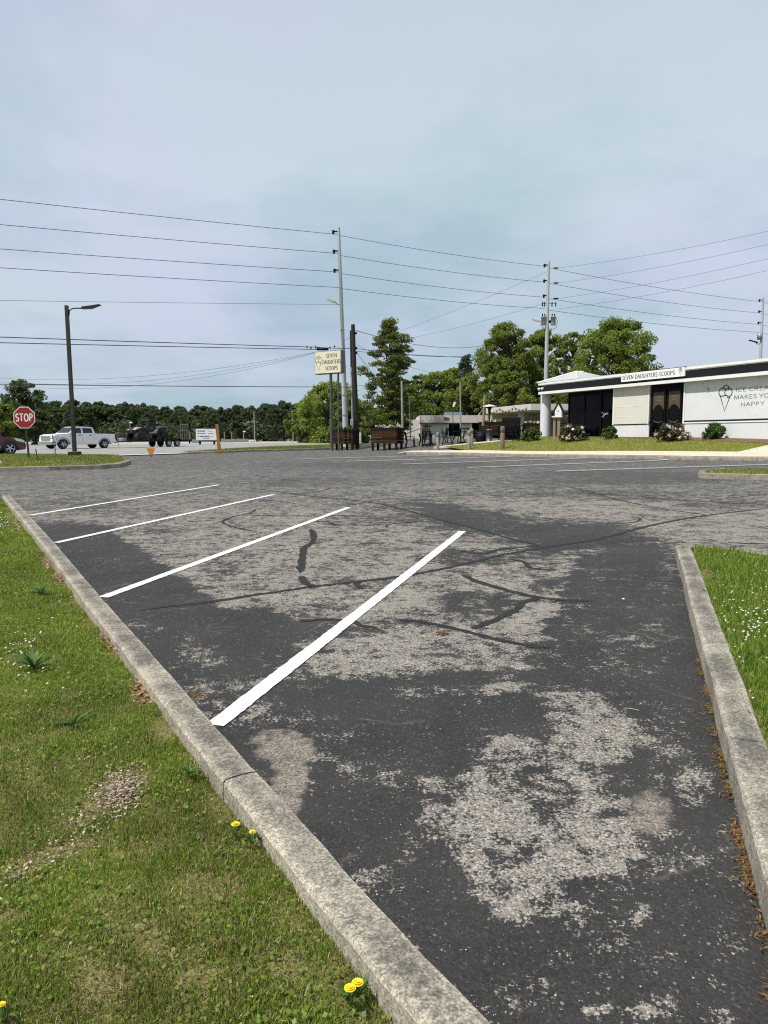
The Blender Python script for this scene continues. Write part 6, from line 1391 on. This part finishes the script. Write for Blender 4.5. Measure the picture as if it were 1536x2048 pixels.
# ------------------------------------------------------------------ shrubs at the shop
def shrub(name, label, px, py, w, h, lm, seed, blooms=None, nb=0, cat='shrub', leaf=.07):
    g_ = gnd(px, py, .14); q = g_.y / F; t = thing(name, label, cat, g_); r = random.Random(seed); W2, H2 = w * q / 2, h * q; C = []
    tk = MB()
    for k in range(34):
        a = r.uniform(0, 6.28); u = r.random(); rr_ = W2 * math.sqrt(r.random()) * math.sqrt(max(.1, 1 - (u * .9) ** 2)); c = (rr_ * math.cos(a), rr_ * math.sin(a) * .8, H2 * (.12 + .8 * u), W2 * .28); C.append(c)
        if k % 3 == 0: tk.tube([(r.uniform(-.05, .05), r.uniform(-.05, .05), -.1), (c[0] * .5, c[1] * .5, c[2] * .6), c[:3]], [.015, .01, .004], 4, cap=False)
    tk.build('stem', M_bark, t); leaf_obj('foliage', C, 70, 1, leaf, lm, t, seed, .4)
    if blooms:
        for j, (bm_, share) in enumerate(blooms):
            B = [(c[0] * 1.12, c[1] * 1.12 - .05, c[2] * 1.05, .07) for c in r.sample(C, max(2, int(len(C) * share)))] + [(c[0] * 1.25 + r.uniform(-.1, .1), -abs(c[1]) * 1.3 - .05, c[2], .05) for c in r.sample(C, max(2, int(len(C) * share * .7)))]
            leaf_obj('bloom', B, 9, 1, .10, bm_, t, seed + 50 + j, .3)
    return t
L_rose = leaf_mat('rose_leaves', (.030, .038, .014), (.075, .062, .028), .25); L_shr = leaf_mat('shrub_leaves', (.035, .075, .012), (.10, .16, .03), .3)
M_bpeach = leaf_mat('peach_blooms', (.48, .24, .16), (.66, .42, .30), .2)
shrub('rose_bush', 'dark rose bush with peach and white blooms beside the birdhouse', 1149, 881.5, 56, 32, L_rose, 61, ((M_bpeach, .35), (M_bloomw, .3)), cat='rose bush')
shrub('rose_bush', 'dark rose bush with pale pink blooms before the door', 1343, 881.5, 62, 33, L_rose, 62, ((M_bloomp, .25), (M_bloomw, .45)), cat='rose bush')
shrub('green_shrub', 'small round green shrub under the cream panel corner', 1219, 877.5, 28, 24, L_shr, 63); shrub('green_shrub', 'compact green shrub against the lettered white wall', 1427, 877.5, 44, 29, L_shr, 64)
shrub('green_shrub', 'bushy green shrub left of the round white column', 1063, 881, 38, 24, L_shr, 65); shrub('green_shrub', 'bright small shrub between birdhouse and rose bush', 1131, 880, 26, 28, leaf_mat('bright_shrub', (.06, .12, .015), (.15, .22, .03)), 66)

# ------------------------------------------------------------------ grass, flowers and litter
M_grass = attr_leaf_mat('grass_blades', 'gcol', .42)
def blades(name, X, Y, Z, Lh, Wd, Ccol, lean=.8, seed=1):
    r = np.random.default_rng(seed); n = len(X); a = r.uniform(0, 2 * np.pi, n); b = r.uniform(0, 2 * np.pi, n); ln = np.abs(r.normal(0, lean, n)).clip(0, 1.45)
    L_ = Lh * r.uniform(.55, 1.3, n); dx, dy = np.cos(b) * np.sin(ln) * L_, np.sin(b) * np.sin(ln) * L_; dz = np.cos(ln) * L_; hx, hy = np.cos(a) * Wd / 2, np.sin(a) * Wd / 2
    P = np.stack([X, Y, Z], -1); H_ = np.stack([hx, hy, np.zeros(n)], -1); T = np.stack([dx, dy, dz], -1); Mi = np.stack([dx * .38, dy * .38, dz * .6], -1)
    V = np.stack([P - H_, P + H_, P + Mi + H_ * .75, P + T, P + Mi - H_ * .75], 1).reshape(-1, 3); F_ = np.arange(n * 5).reshape(-1, 5)
    me = np_mesh(name, V, 5, F_); C4 = np.concatenate([Ccol, np.ones((n, 1))], 1); set_attr(me, 'gcol', np.repeat(C4, 5, 0)); return me
def grass_cols(n, r, dry):
    g = np.array([[.105, .165, .020], [.150, .215, .026], [.205, .245, .038], [.075, .125, .022], [.26, .27, .070]]); d = np.array([[.34, .265, .150], [.23, .155, .085], [.42, .35, .22], [.17, .12, .055]])
    a = g[r.choice(5, n, p=[.3, .3, .17, .15, .08])]; b = d[r.choice(4, n, p=[.35, .3, .15, .2])]; k = (r.random(n) < dry)[:, None]; c = np.where(k, b, a); return c * r.uniform(1.2, 2.0, (n, 1))
def sample(P, n, r, x0, x1, y0, y1):
    X = r.uniform(x0, x1, n); Y = r.uniform(y0, y1, n); k = in_poly(P, X, Y); return X[k], Y[k]
r = np.random.default_rng(3)
XS, YS, LS, WS = [], [], [], []
for (y0, y1, dn, wd, ln) in ((.9, 2.6, 85000, .0032, .024), (2.6, 4.2, 56000, .0038, .026), (4.2, 7.5, 26000, .0055, .030), (7.5, 16, 11000, .0085, .038)):
    x0 = -.56 * y1 - 1.5; x1 = 1.3; n = int((x1 - x0) * (y1 - y0) * dn); X, Y = sample(lawn_left, n, r, x0, x1, y0, y1); k = X > -.56 * Y - 1.6; X, Y = X[k], Y[k]
    XS.append(X); YS.append(Y); LS.append(np.full(len(X), ln)); WS.append(np.full(len(X), wd))
X, Y, LN, WD = map(np.concatenate, (XS, YS, LS, WS)); B_ = bare(X, Y)
tuft = .5 + .5 * np.sin(X * 4.3 + 2 * np.sin(Y * 2.9)) * np.sin(Y * 3.7 + 1.5 * np.sin(X * 3.3)); tuft2 = .5 + .5 * np.sin(X * 13 + 3 * np.sin(Y * 7)) * np.sin(Y * 11 + 2 * np.sin(X * 9))
keep = r.random(len(X)) > np.clip(B_ * 1.15 - .05, 0, .97); keep &= r.random(len(X)) < (.55 + .45 * tuft2); X, Y, LN, WD, B_, tuft, tuft2 = (v[keep] for v in (X, Y, LN, WD, B_, tuft, tuft2))
near = 1 - sm(2.0, 4.5, Y); dry = np.clip(.05 + .6 * B_ + .20 * near * (1 - tuft) * 1.1 + .10 * (1 - tuft2), 0, .9)
Z = HT(X, Y) + off_l(X, Y) - .004; C = grass_cols(len(X), r, dry); C *= (.8 + .4 * tuft[:, None]); LN = LN * (.65 + .6 * tuft2) * (1 - .5 * B_)
tag(link_mesh('lawn_grass', blades('lawn_grass', X, Y, Z, LN, WD, C, .75, 5), M_grass), kind='stuff')
# dead straw lying in the turf
n = 120000; X, Y = sample(lawn_left, n, r, -5, 1.3, .9, 8.5); k = X > -.56 * Y - .5; X, Y = X[k], Y[k]; B_ = bare(X, Y); pt = .5 + .5 * np.sin(X * 6.1 + 2 * np.sin(Y * 4.7)) * np.sin(Y * 5.3 + 2 * np.sin(X * 3.9)); k = r.random(len(X)) < np.clip(.06 + .75 * B_ + .22 * pt ** 3, 0, 1) * np.interp(Y, [1, 4, 8], [1, .6, .25]); X, Y = X[k], Y[k]
C = np.array([[.42, .35, .22], [.50, .43, .29], [.33, .25, .14], [.22, .14, .075]])[r.choice(4, len(X), p=[.35, .2, .3, .15])] * r.uniform(.8, 1.2, (len(X), 1))
tag(link_mesh('dead_straw', blades('dead_straw', X, Y, HT(X, Y) + off_l(X, Y) + r.uniform(0, .012, len(X)), np.full(len(X), .034), np.interp(Y, [1, 8], [.0018, .004]), C, 2.2, 8), M_grass), kind='stuff')
# clover leaves in the near lawn: small tilted leaflets
n = 150000; X, Y = sample(lawn_left, n, r, -4.5, 1.3, .9, 7.0); k = X > -.56 * Y - .5; X, Y = X[k], Y[k]; tu = .5 + .5 * np.sin(X * 4.9 + 1.0 + 2 * np.sin(Y * 3.1)) * np.sin(Y * 4.1 + 1.5 * np.sin(X * 2.7)); k = (r.random(len(X)) < tu ** 1.5 * .8) & (bare(X, Y) < .35 + .2 * r.random(len(X))) & (r.random(len(X)) < 1.25 - .14 * Y); X, Y = X[k], Y[k]; n = len(X)
Z = HT(X, Y) + off_l(X, Y) + r.uniform(.008, .030, n); nr = r.normal(0, .45, (n, 3)); nr[:, 2] = 1; nr /= np.linalg.norm(nr, axis=1)[:, None]; t_ = r.normal(size=(n, 3)); t_ -= nr * (t_ * nr).sum(1)[:, None]; t_ /= np.linalg.norm(t_, axis=1)[:, None]; b_ = np.cross(nr, t_); s_ = (r.uniform(.003, .0075, n) * (1 + .10 * Y))[:, None]
Pp = np.stack([X, Y, Z], -1); V = np.stack([Pp - t_ * s_, Pp + b_ * s_ * .9, Pp + t_ * s_, Pp - b_ * s_ * .9], 1).reshape(-1, 3); me = np_mesh('clover_leaves', V, 4, np.arange(n * 4).reshape(-1, 4))
C = np.array([[.12, .20, .026], [.17, .25, .034], [.25, .29, .05]])[r.choice(3, n, p=[.45, .4, .15])] * r.uniform(.8, 1.2, (n, 1)); set_attr(me, 'gcol', np.repeat(np.concatenate([C, np.ones((n, 1))], 1), 4, 0)); tag(link_mesh('clover_leaves', me, M_grass), kind='stuff')
# tiny yellow hop clover heads
n = 5200; X, Y = sample(lawn_left, n, r, -8, 1.2, 1.3, 14); k = (X > -.56 * Y - .3) & (bare(X, Y) < .4); X, Y = X[k], Y[k]; C_ = [(a_, b_, hz(a_, b_) + .075 + random.uniform(.02, .04), .0035 + .0006 * b_) for a_, b_ in zip(X, Y)]
V, Q_ = leaves(C_, 2, 1, .006, .6, 1, 77, 1.0); tag(link_mesh('hop_clover_heads', np_mesh('hop_clover_heads', V, 4, Q_), mat('hop_clover_yellow', (.42, .38, .05), .7)), kind='stuff')
# right island: longer, greener
X, Y = sample(lawn_right, 560000, r, .9, 6.8, 1.2, 8.2); k = X < .56 * Y + 1.6; X, Y = X[k], Y[k]; k = r.random(len(X)) < np.interp(Y, [1.2, 4, 8], [1, .6, .3]); X, Y = X[k], Y[k]
px, py = pix(X, Y, HT(X, Y) + .1); br = np.exp(-((px - 1412) / 22) ** 2 - ((py - 1150) / 10) ** 2) + .6 * np.exp(-((px - 1425) / 30) ** 2 - ((py - 1175) / 9) ** 2); k = r.random(len(X)) > br; X, Y = X[k], Y[k]
tu = .5 + .5 * np.sin(X * 7 + 2 * np.sin(Y * 4)) * np.sin(Y * 6 + X); C = grass_cols(len(X), r, .06 + .1 * (1 - tu)) * np.where(r.random((len(X), 1)) < .5, np.array([[.95, 1.0, .8]]), np.array([[.75, .90, .75]])); LN = .045 + .035 * tu * r.random(len(X)); Wd_ = np.interp(Y, [1, 4, 8], [.0035, .005, .008])
tag(link_mesh('island_grass', blades('island_grass', X, Y, HT(X, Y) + off_r(X, Y) - .004, LN, Wd_, C, .6, 6), M_grass), kind='stuff')
# farther lawns: coarser blades
for nm, P, n, ln, wd, off_, tone in (('bank_grass', bank, 90000, .075, .022, .12, 1.45), ('stop_island_grass', ik2 + IKB[1:] + back, 70000, .075, .018, .13, 1.1), ('verge_grass', VGi + [Vector((9, 66)), Vector((2, 68)), Vector((-4.2, 66)), Vector((-8.6, 58)), Vector((-10.6, 50)), Vector((-11.3, 45))], 60000, .09, .03, .12, 1.0), ('far_island_grass', ir + [r2[-1] + nrm * 3.2], 12000, .09, .014, .12, 1.1)):
    xs = [p.x for p in P]; ys = [p.y for p in P]; X, Y = sample([(p.x, p.y) for p in P], n, r, min(xs), max(xs), min(ys), max(ys))
    if nm == 'stop_island_grass': zo = .13 + .14 * sm(0, 2.2, dist_poly(ik2, X, Y)); k = X < IK[-1].x - .3
    else: zo = off_ + 0 * X; k = X > -1e9
    X, Y, zo = X[k], Y[k], zo[k]; tu = .5 + .5 * np.sin(X * 1.9 + 2 * np.sin(Y * 1.3)) * np.sin(Y * 1.7 + X); C = grass_cols(len(X), r, .12 + .2 * (1 - tu)) * tone * .72 * (.85 + .3 * tu[:, None])
    tag(link_mesh(nm, blades(nm, X, Y, HT(X, Y) + zo - .01, np.full(len(X), ln), wd, C, .6, 9), M_grass), kind='stuff')
# white clover blossoms
M_clov = mat('clover_white', (.52, .52, .42), .8, var=.2, scale=80)
mb = MB()
def clovers(c_px, c_py, sx, sy, n, off_, rad=.0075):
    for _ in range(n):
        px, py = random.gauss(c_px, sx), random.gauss(c_py, sy)
        g_ = gnd(px, py, off_ + .035)
        inn = in_poly([(p.x, p.y) for p in (lawn_left if off_ < .09 else lawn_right)], np.array([g_.x]), np.array([g_.y]))[0]
        if not inn: continue
        mb.ball((g_.x, g_.y, g_.z), rad * random.uniform(.8, 1.25), (1, 1, .8), 1, .18)
clovers(1505, 1225, 26, 34, 75, .1); clovers(1470, 1100, 30, 8, 10, .1); clovers(1500, 1300, 40, 60, 30, .1); clovers(1450, 1230, 22, 40, 22, .1)
clovers(18, 1045, 22, 12, 45, .075, .010); clovers(25, 1300, 28, 16, 16, .075); clovers(55, 1330, 35, 30, 16, .075); clovers(60, 1255, 40, 30, 8, .075)
o = mb.build('clover_blossoms', M_clov); tag(o, kind='stuff')
mb = MB()
for _ in range(70):
    px, py = random.uniform(70, 220), random.uniform(922, 934); g_ = gnd(px, py, .22); mb.ball((g_.x, g_.y, g_.z + .05), .013, (1, 1, .8), 1, .2)
tag(mb.build('island_clover_blossoms', M_clov), kind='stuff')
# dandelions
M_dand = mat('dandelion_yellow', (.78, .58, .008), .6, var=.12, scale=60); M_stem = mat('stem_green', (.10, .15, .04), .6)
for (px, py, rad, lab) in ((471, 1649, .015, 'larger yellow dandelion beside the kerb crack'), (504.5, 1664, .011, 'smaller yellow dandelion right beside the kerb edge'), (715, 1966, .0145, 'right one of two yellow dandelions near the lower kerb'), (700, 1977, .0145, 'left one of two yellow dandelions near the lower kerb'), (3, 2009, .009, 'small yellow dandelion cut by the left edge')):
    g_ = gnd(px, py, .125); t = thing('dandelion', lab, 'flower', (g_.x, g_.y, hz(g_.x, g_.y) + .075), random.uniform(0, 6)); hh = g_.z - t.location.z
    MB().tube([(.006, .004, -.01), (.002, .001, hh * .6), (0, 0, hh)], .0018, 5).build('stem', M_stem, t)
    V, F_ = [], []
    for ring, (k, r0, tilt) in enumerate(((18, 1.0, .15), (16, .8, .45), (12, .58, .8), (8, .36, 1.1))):
        for j in range(k):
            a = 2 * math.pi * (j + .5 * ring) / k; ca_, sa_ = math.cos(a), math.sin(a); Lr = rad * r0; w_ = rad * .15; u = Vector((ca_ * math.cos(tilt), sa_ * math.cos(tilt), math.sin(tilt))); v = Vector((-sa_, ca_, 0)); p = Vector((0, 0, hh)); i0 = len(V)
            V += [p - v * w_ * .4, p + v * w_ * .4, p + u * Lr + v * w_, p + u * Lr * 1.06, p + u * Lr - v * w_]; F_.append((i0, i0 + 1, i0 + 2, i0 + 3, i0 + 4))
    q_ = MB(); q_.add(V, F_); q_.ball((0, 0, hh + rad * .15), rad * .35, (1, 1, .5), 1); q_.build('flower_head', M_dand, t)
    lf = MB()
    for j in range(7):
        a = j * .9 + random.random(); u = Vector((math.cos(a), math.sin(a), 0)); v = Vector((-u.y, u.x, 0)); Ll = random.uniform(.03, .055); vs = []
        for i in range(6):
            f = i / 5; w_ = .006 * math.sin(math.pi * min(1, f * .9 + .1)) * (1 if i % 2 else .55); c = u * Ll * f + Vector((0, 0, .006 + .03 * math.sin(f * 2.4))); vs += [c - v * w_, c + v * w_]
        lf.add(vs, [(2 * i, 2 * i + 1, 2 * i + 3, 2 * i + 2) for i in range(5)])
    o = lf.build('rosette', leaf_mat('rosette_leaf', (.05, .10, .02), (.09, .15, .03)), t); o['kind'] = 'stuff'
# broad-leaved weeds
M_weed = leaf_mat('weed_leaf', (.045, .095, .018), (.10, .17, .035), .3)
for (px, py, n, Ll, off_, lab) in ((82, 1188, 16, .17, .08, 'dark spiky weed tuft in the lawn by the third stall line'), (68, 1335, 22, .20, .08, 'large pale weed tuft among the white clover on the left'), (378, 1548, 26, .07, .08, 'low dark weed beside the cracked kerb joint'), (150, 1450, 12, .14, .08, 'thin grass-like weed tuft in the middle of the left lawn'), (1510, 1320, 16, .13, .1, 'long-bladed weed tuft at the right edge lawn'), (520, 1680, 14, .06, .08, 'small dark weed under the smaller dandelion'), (420, 1720, 9, .09, .08, 'pale blade tuft left of the kerb in the near lawn')):
    g_ = gnd(px, py, off_); q_ = MB(); rr_ = random.Random(px)
    for j in range(n):
        a = rr_.uniform(0, 6.28); u = Vector((math.cos(a), math.sin(a), 0)); v = Vector((-u.y, u.x, 0)); L_ = Ll * rr_.uniform(.6, 1.1); el = rr_.uniform(.35, 1.2); vs = []
        for i in range(5):
            f = i / 4; w_ = Ll * .055 * math.sin(math.pi * (.12 + .86 * f)); c = u * (L_ * f * math.cos(el)) + Vector((0, 0, L_ * math.sin(el) * f * (1 - .45 * f))); vs += [c - v * w_, c + v * w_]
        q_.add(vs, [(2 * i, 2 * i + 1, 2 * i + 3, 2 * i + 2) for i in range(4)])
    tag(q_.build('weed', M_weed, None, g_), lab, 'weed')
# litter: wood chips, dry leaves, pine straw along the right kerb
def litter(name, items, size, cols, asp, seed, lift=.006, tilt=.3):
    r_ = np.random.default_rng(seed); n = len(items); P = np.array(items, float); nr = r_.normal(0, tilt, (n, 3)); nr[:, 2] = 1; nr /= np.linalg.norm(nr, axis=1)[:, None]; t_ = r_.normal(size=(n, 3)); t_ -= nr * (t_ * nr).sum(1)[:, None]; t_ /= np.linalg.norm(t_, axis=1)[:, None]; b_ = np.cross(nr, t_); s_ = (size * r_.uniform(.5, 1.4, n))[:, None]
    P = P + np.array([0, 0, 1]) * r_.uniform(0, lift, n)[:, None]
    V = np.stack([P - t_ * s_ * asp, P + b_ * s_, P + t_ * s_ * asp, P - b_ * s_], 1).reshape(-1, 3); me = np_mesh(name, V, 4, np.arange(n * 4).reshape(-1, 4)); C = np.array(cols)[r_.integers(0, len(cols), n)] * r_.uniform(.7, 1.25, (n, 1)); set_attr(me, 'gcol', np.repeat(np.concatenate([C, np.ones((n, 1))], 1), 4, 0)); return tag(link_mesh(name, me, M_grass), kind='stuff')
def spots(cx, cy, sx, sy, n, off_, ang=0):
    out = []; c, s_ = math.cos(math.radians(ang)), math.sin(math.radians(ang))
    for _ in range(n):
        a_, b_ = random.gauss(0, sx), random.gauss(0, sy); g_ = gnd(cx + a_ * c - b_ * s_, cy + a_ * s_ + b_ * c, off_); out.append((g_.x, g_.y, g_.z))
    return out
litter('wood_chips', spots(240, 1580, 27, 17, 1100, .084, -28) + spots(180, 1635, 40, 20, 160, .084, -25) + spots(80, 1722, 70, 18, 200, .084, -25), .0036, [(.50, .42, .33), (.62, .54, .44), (.34, .26, .19), (.18, .12, .08)], 1.8, 21, .012)
litter('dry_leaves', spots(238, 1284, 16, 9, 500, .075, 20) + spots(125, 1152, 11, 9, 160, .072, 30) + spots(96, 1120, 8, 8, 120, .07, 30) + spots(290, 1385, 14, 20, 160, .06, 40) + spots(1415, 1150, 14, 6, 120, .11), .010, [(.40, .24, .13), (.52, .36, .22), (.28, .14, .06), (.36, .28, .18)], 1.5, 22, .015)
pn = []
for _ in range(2600):
    i = random.choice((3, 4, 5, 6, 7, 7, 8)); p = KR[i].lerp(KR[i + 1], random.random()); t_ = (KR[i + 1] - KR[i]).normalized(); nn = Vector((t_.y, -t_.x)); d = abs(random.gauss(0, .018)) + .004
    if math.sin(p.y * 9) + math.sin(p.y * 23 + 1) < random.uniform(-1.6, 1.2): continue
    p = p + nn * d; pn.append((p.x, p.y, hz(p.x, p.y) + .004))
litter('pine_straw', pn + spots(395, 1391, 8, 4, 80, .004), .0022, [(.30, .15, .045), (.22, .10, .03), (.36, .22, .09), (.13, .13, .03)], 6, 23, .015)
litter('lot_grit', [(lambda g_: (g_.x, g_.y, g_.z))(gnd(random.uniform(560, 1440), random.uniform(1330, 2040) if random.random() < .8 else random.uniform(1130, 1330), .003)) for _ in range(420)], .0024, [(.55, .52, .48), (.40, .36, .31), (.65, .63, .58)], 1.1, 24, .003)
# single small things on the asphalt
for (px, py, rad, lab) in ((1247, 1198, .012, 'white pebble on the dark seal band near the right kerb'), (1213, 1462, .006, 'small pale pebble on the asphalt before the right kerb')):
    g_ = gnd(px, py, rad * .7); tag(MB().ball((0, 0, 0), rad, (1.1, .9, .7), 2, .12).build('pebble', mat('pale_pebble', (.62, .60, .56), .8), None, g_), lab, 'pebble')
g_ = gnd(885, 1266, .012); q_ = MB(); 
for k in range(5):
    a = k * 1.3; q_.add([Vector((0, 0, 0)), Vector((math.cos(a) * .03, math.sin(a) * .03, .012)), Vector((math.cos(a + .5) * .055, math.sin(a + .5) * .055, .004)), Vector((math.cos(a + 1) * .03, math.sin(a + 1) * .03, .014))], [(0, 1, 2, 3)])
tag(q_.build('dead_leaf', leaf_mat('dead_leaf_brown', (.10, .045, .022), (.16, .075, .04), .15), None, g_), 'curled brown dead leaf on the asphalt crack', 'leaf')
g_ = gnd(1262, 1419, .004); tag(MB().tube([(-.03, .012, .003), (.0, 0, .006), (.035, -.02, .003)], .0016, 5).build('twig', mat('pale_twig', (.45, .40, .32), .8), None, g_), 'thin pale twig lying on the dark asphalt', 'twig')

for o in bpy.data.objects:
    if o.type == 'MESH' and o.name.split('.')[0] in ('door_print', 'print_line', 'print_mark', 'sign_lettering', 'lettering', 'wall_lettering', 'window_lettering', 'red_letters', 'door_seam', 'panel_seam', 'hoop', 'tongue', 'rear_leg', 'stem', 'undergrowth') and o.parent is not None: o['kind'] = 'stuff'
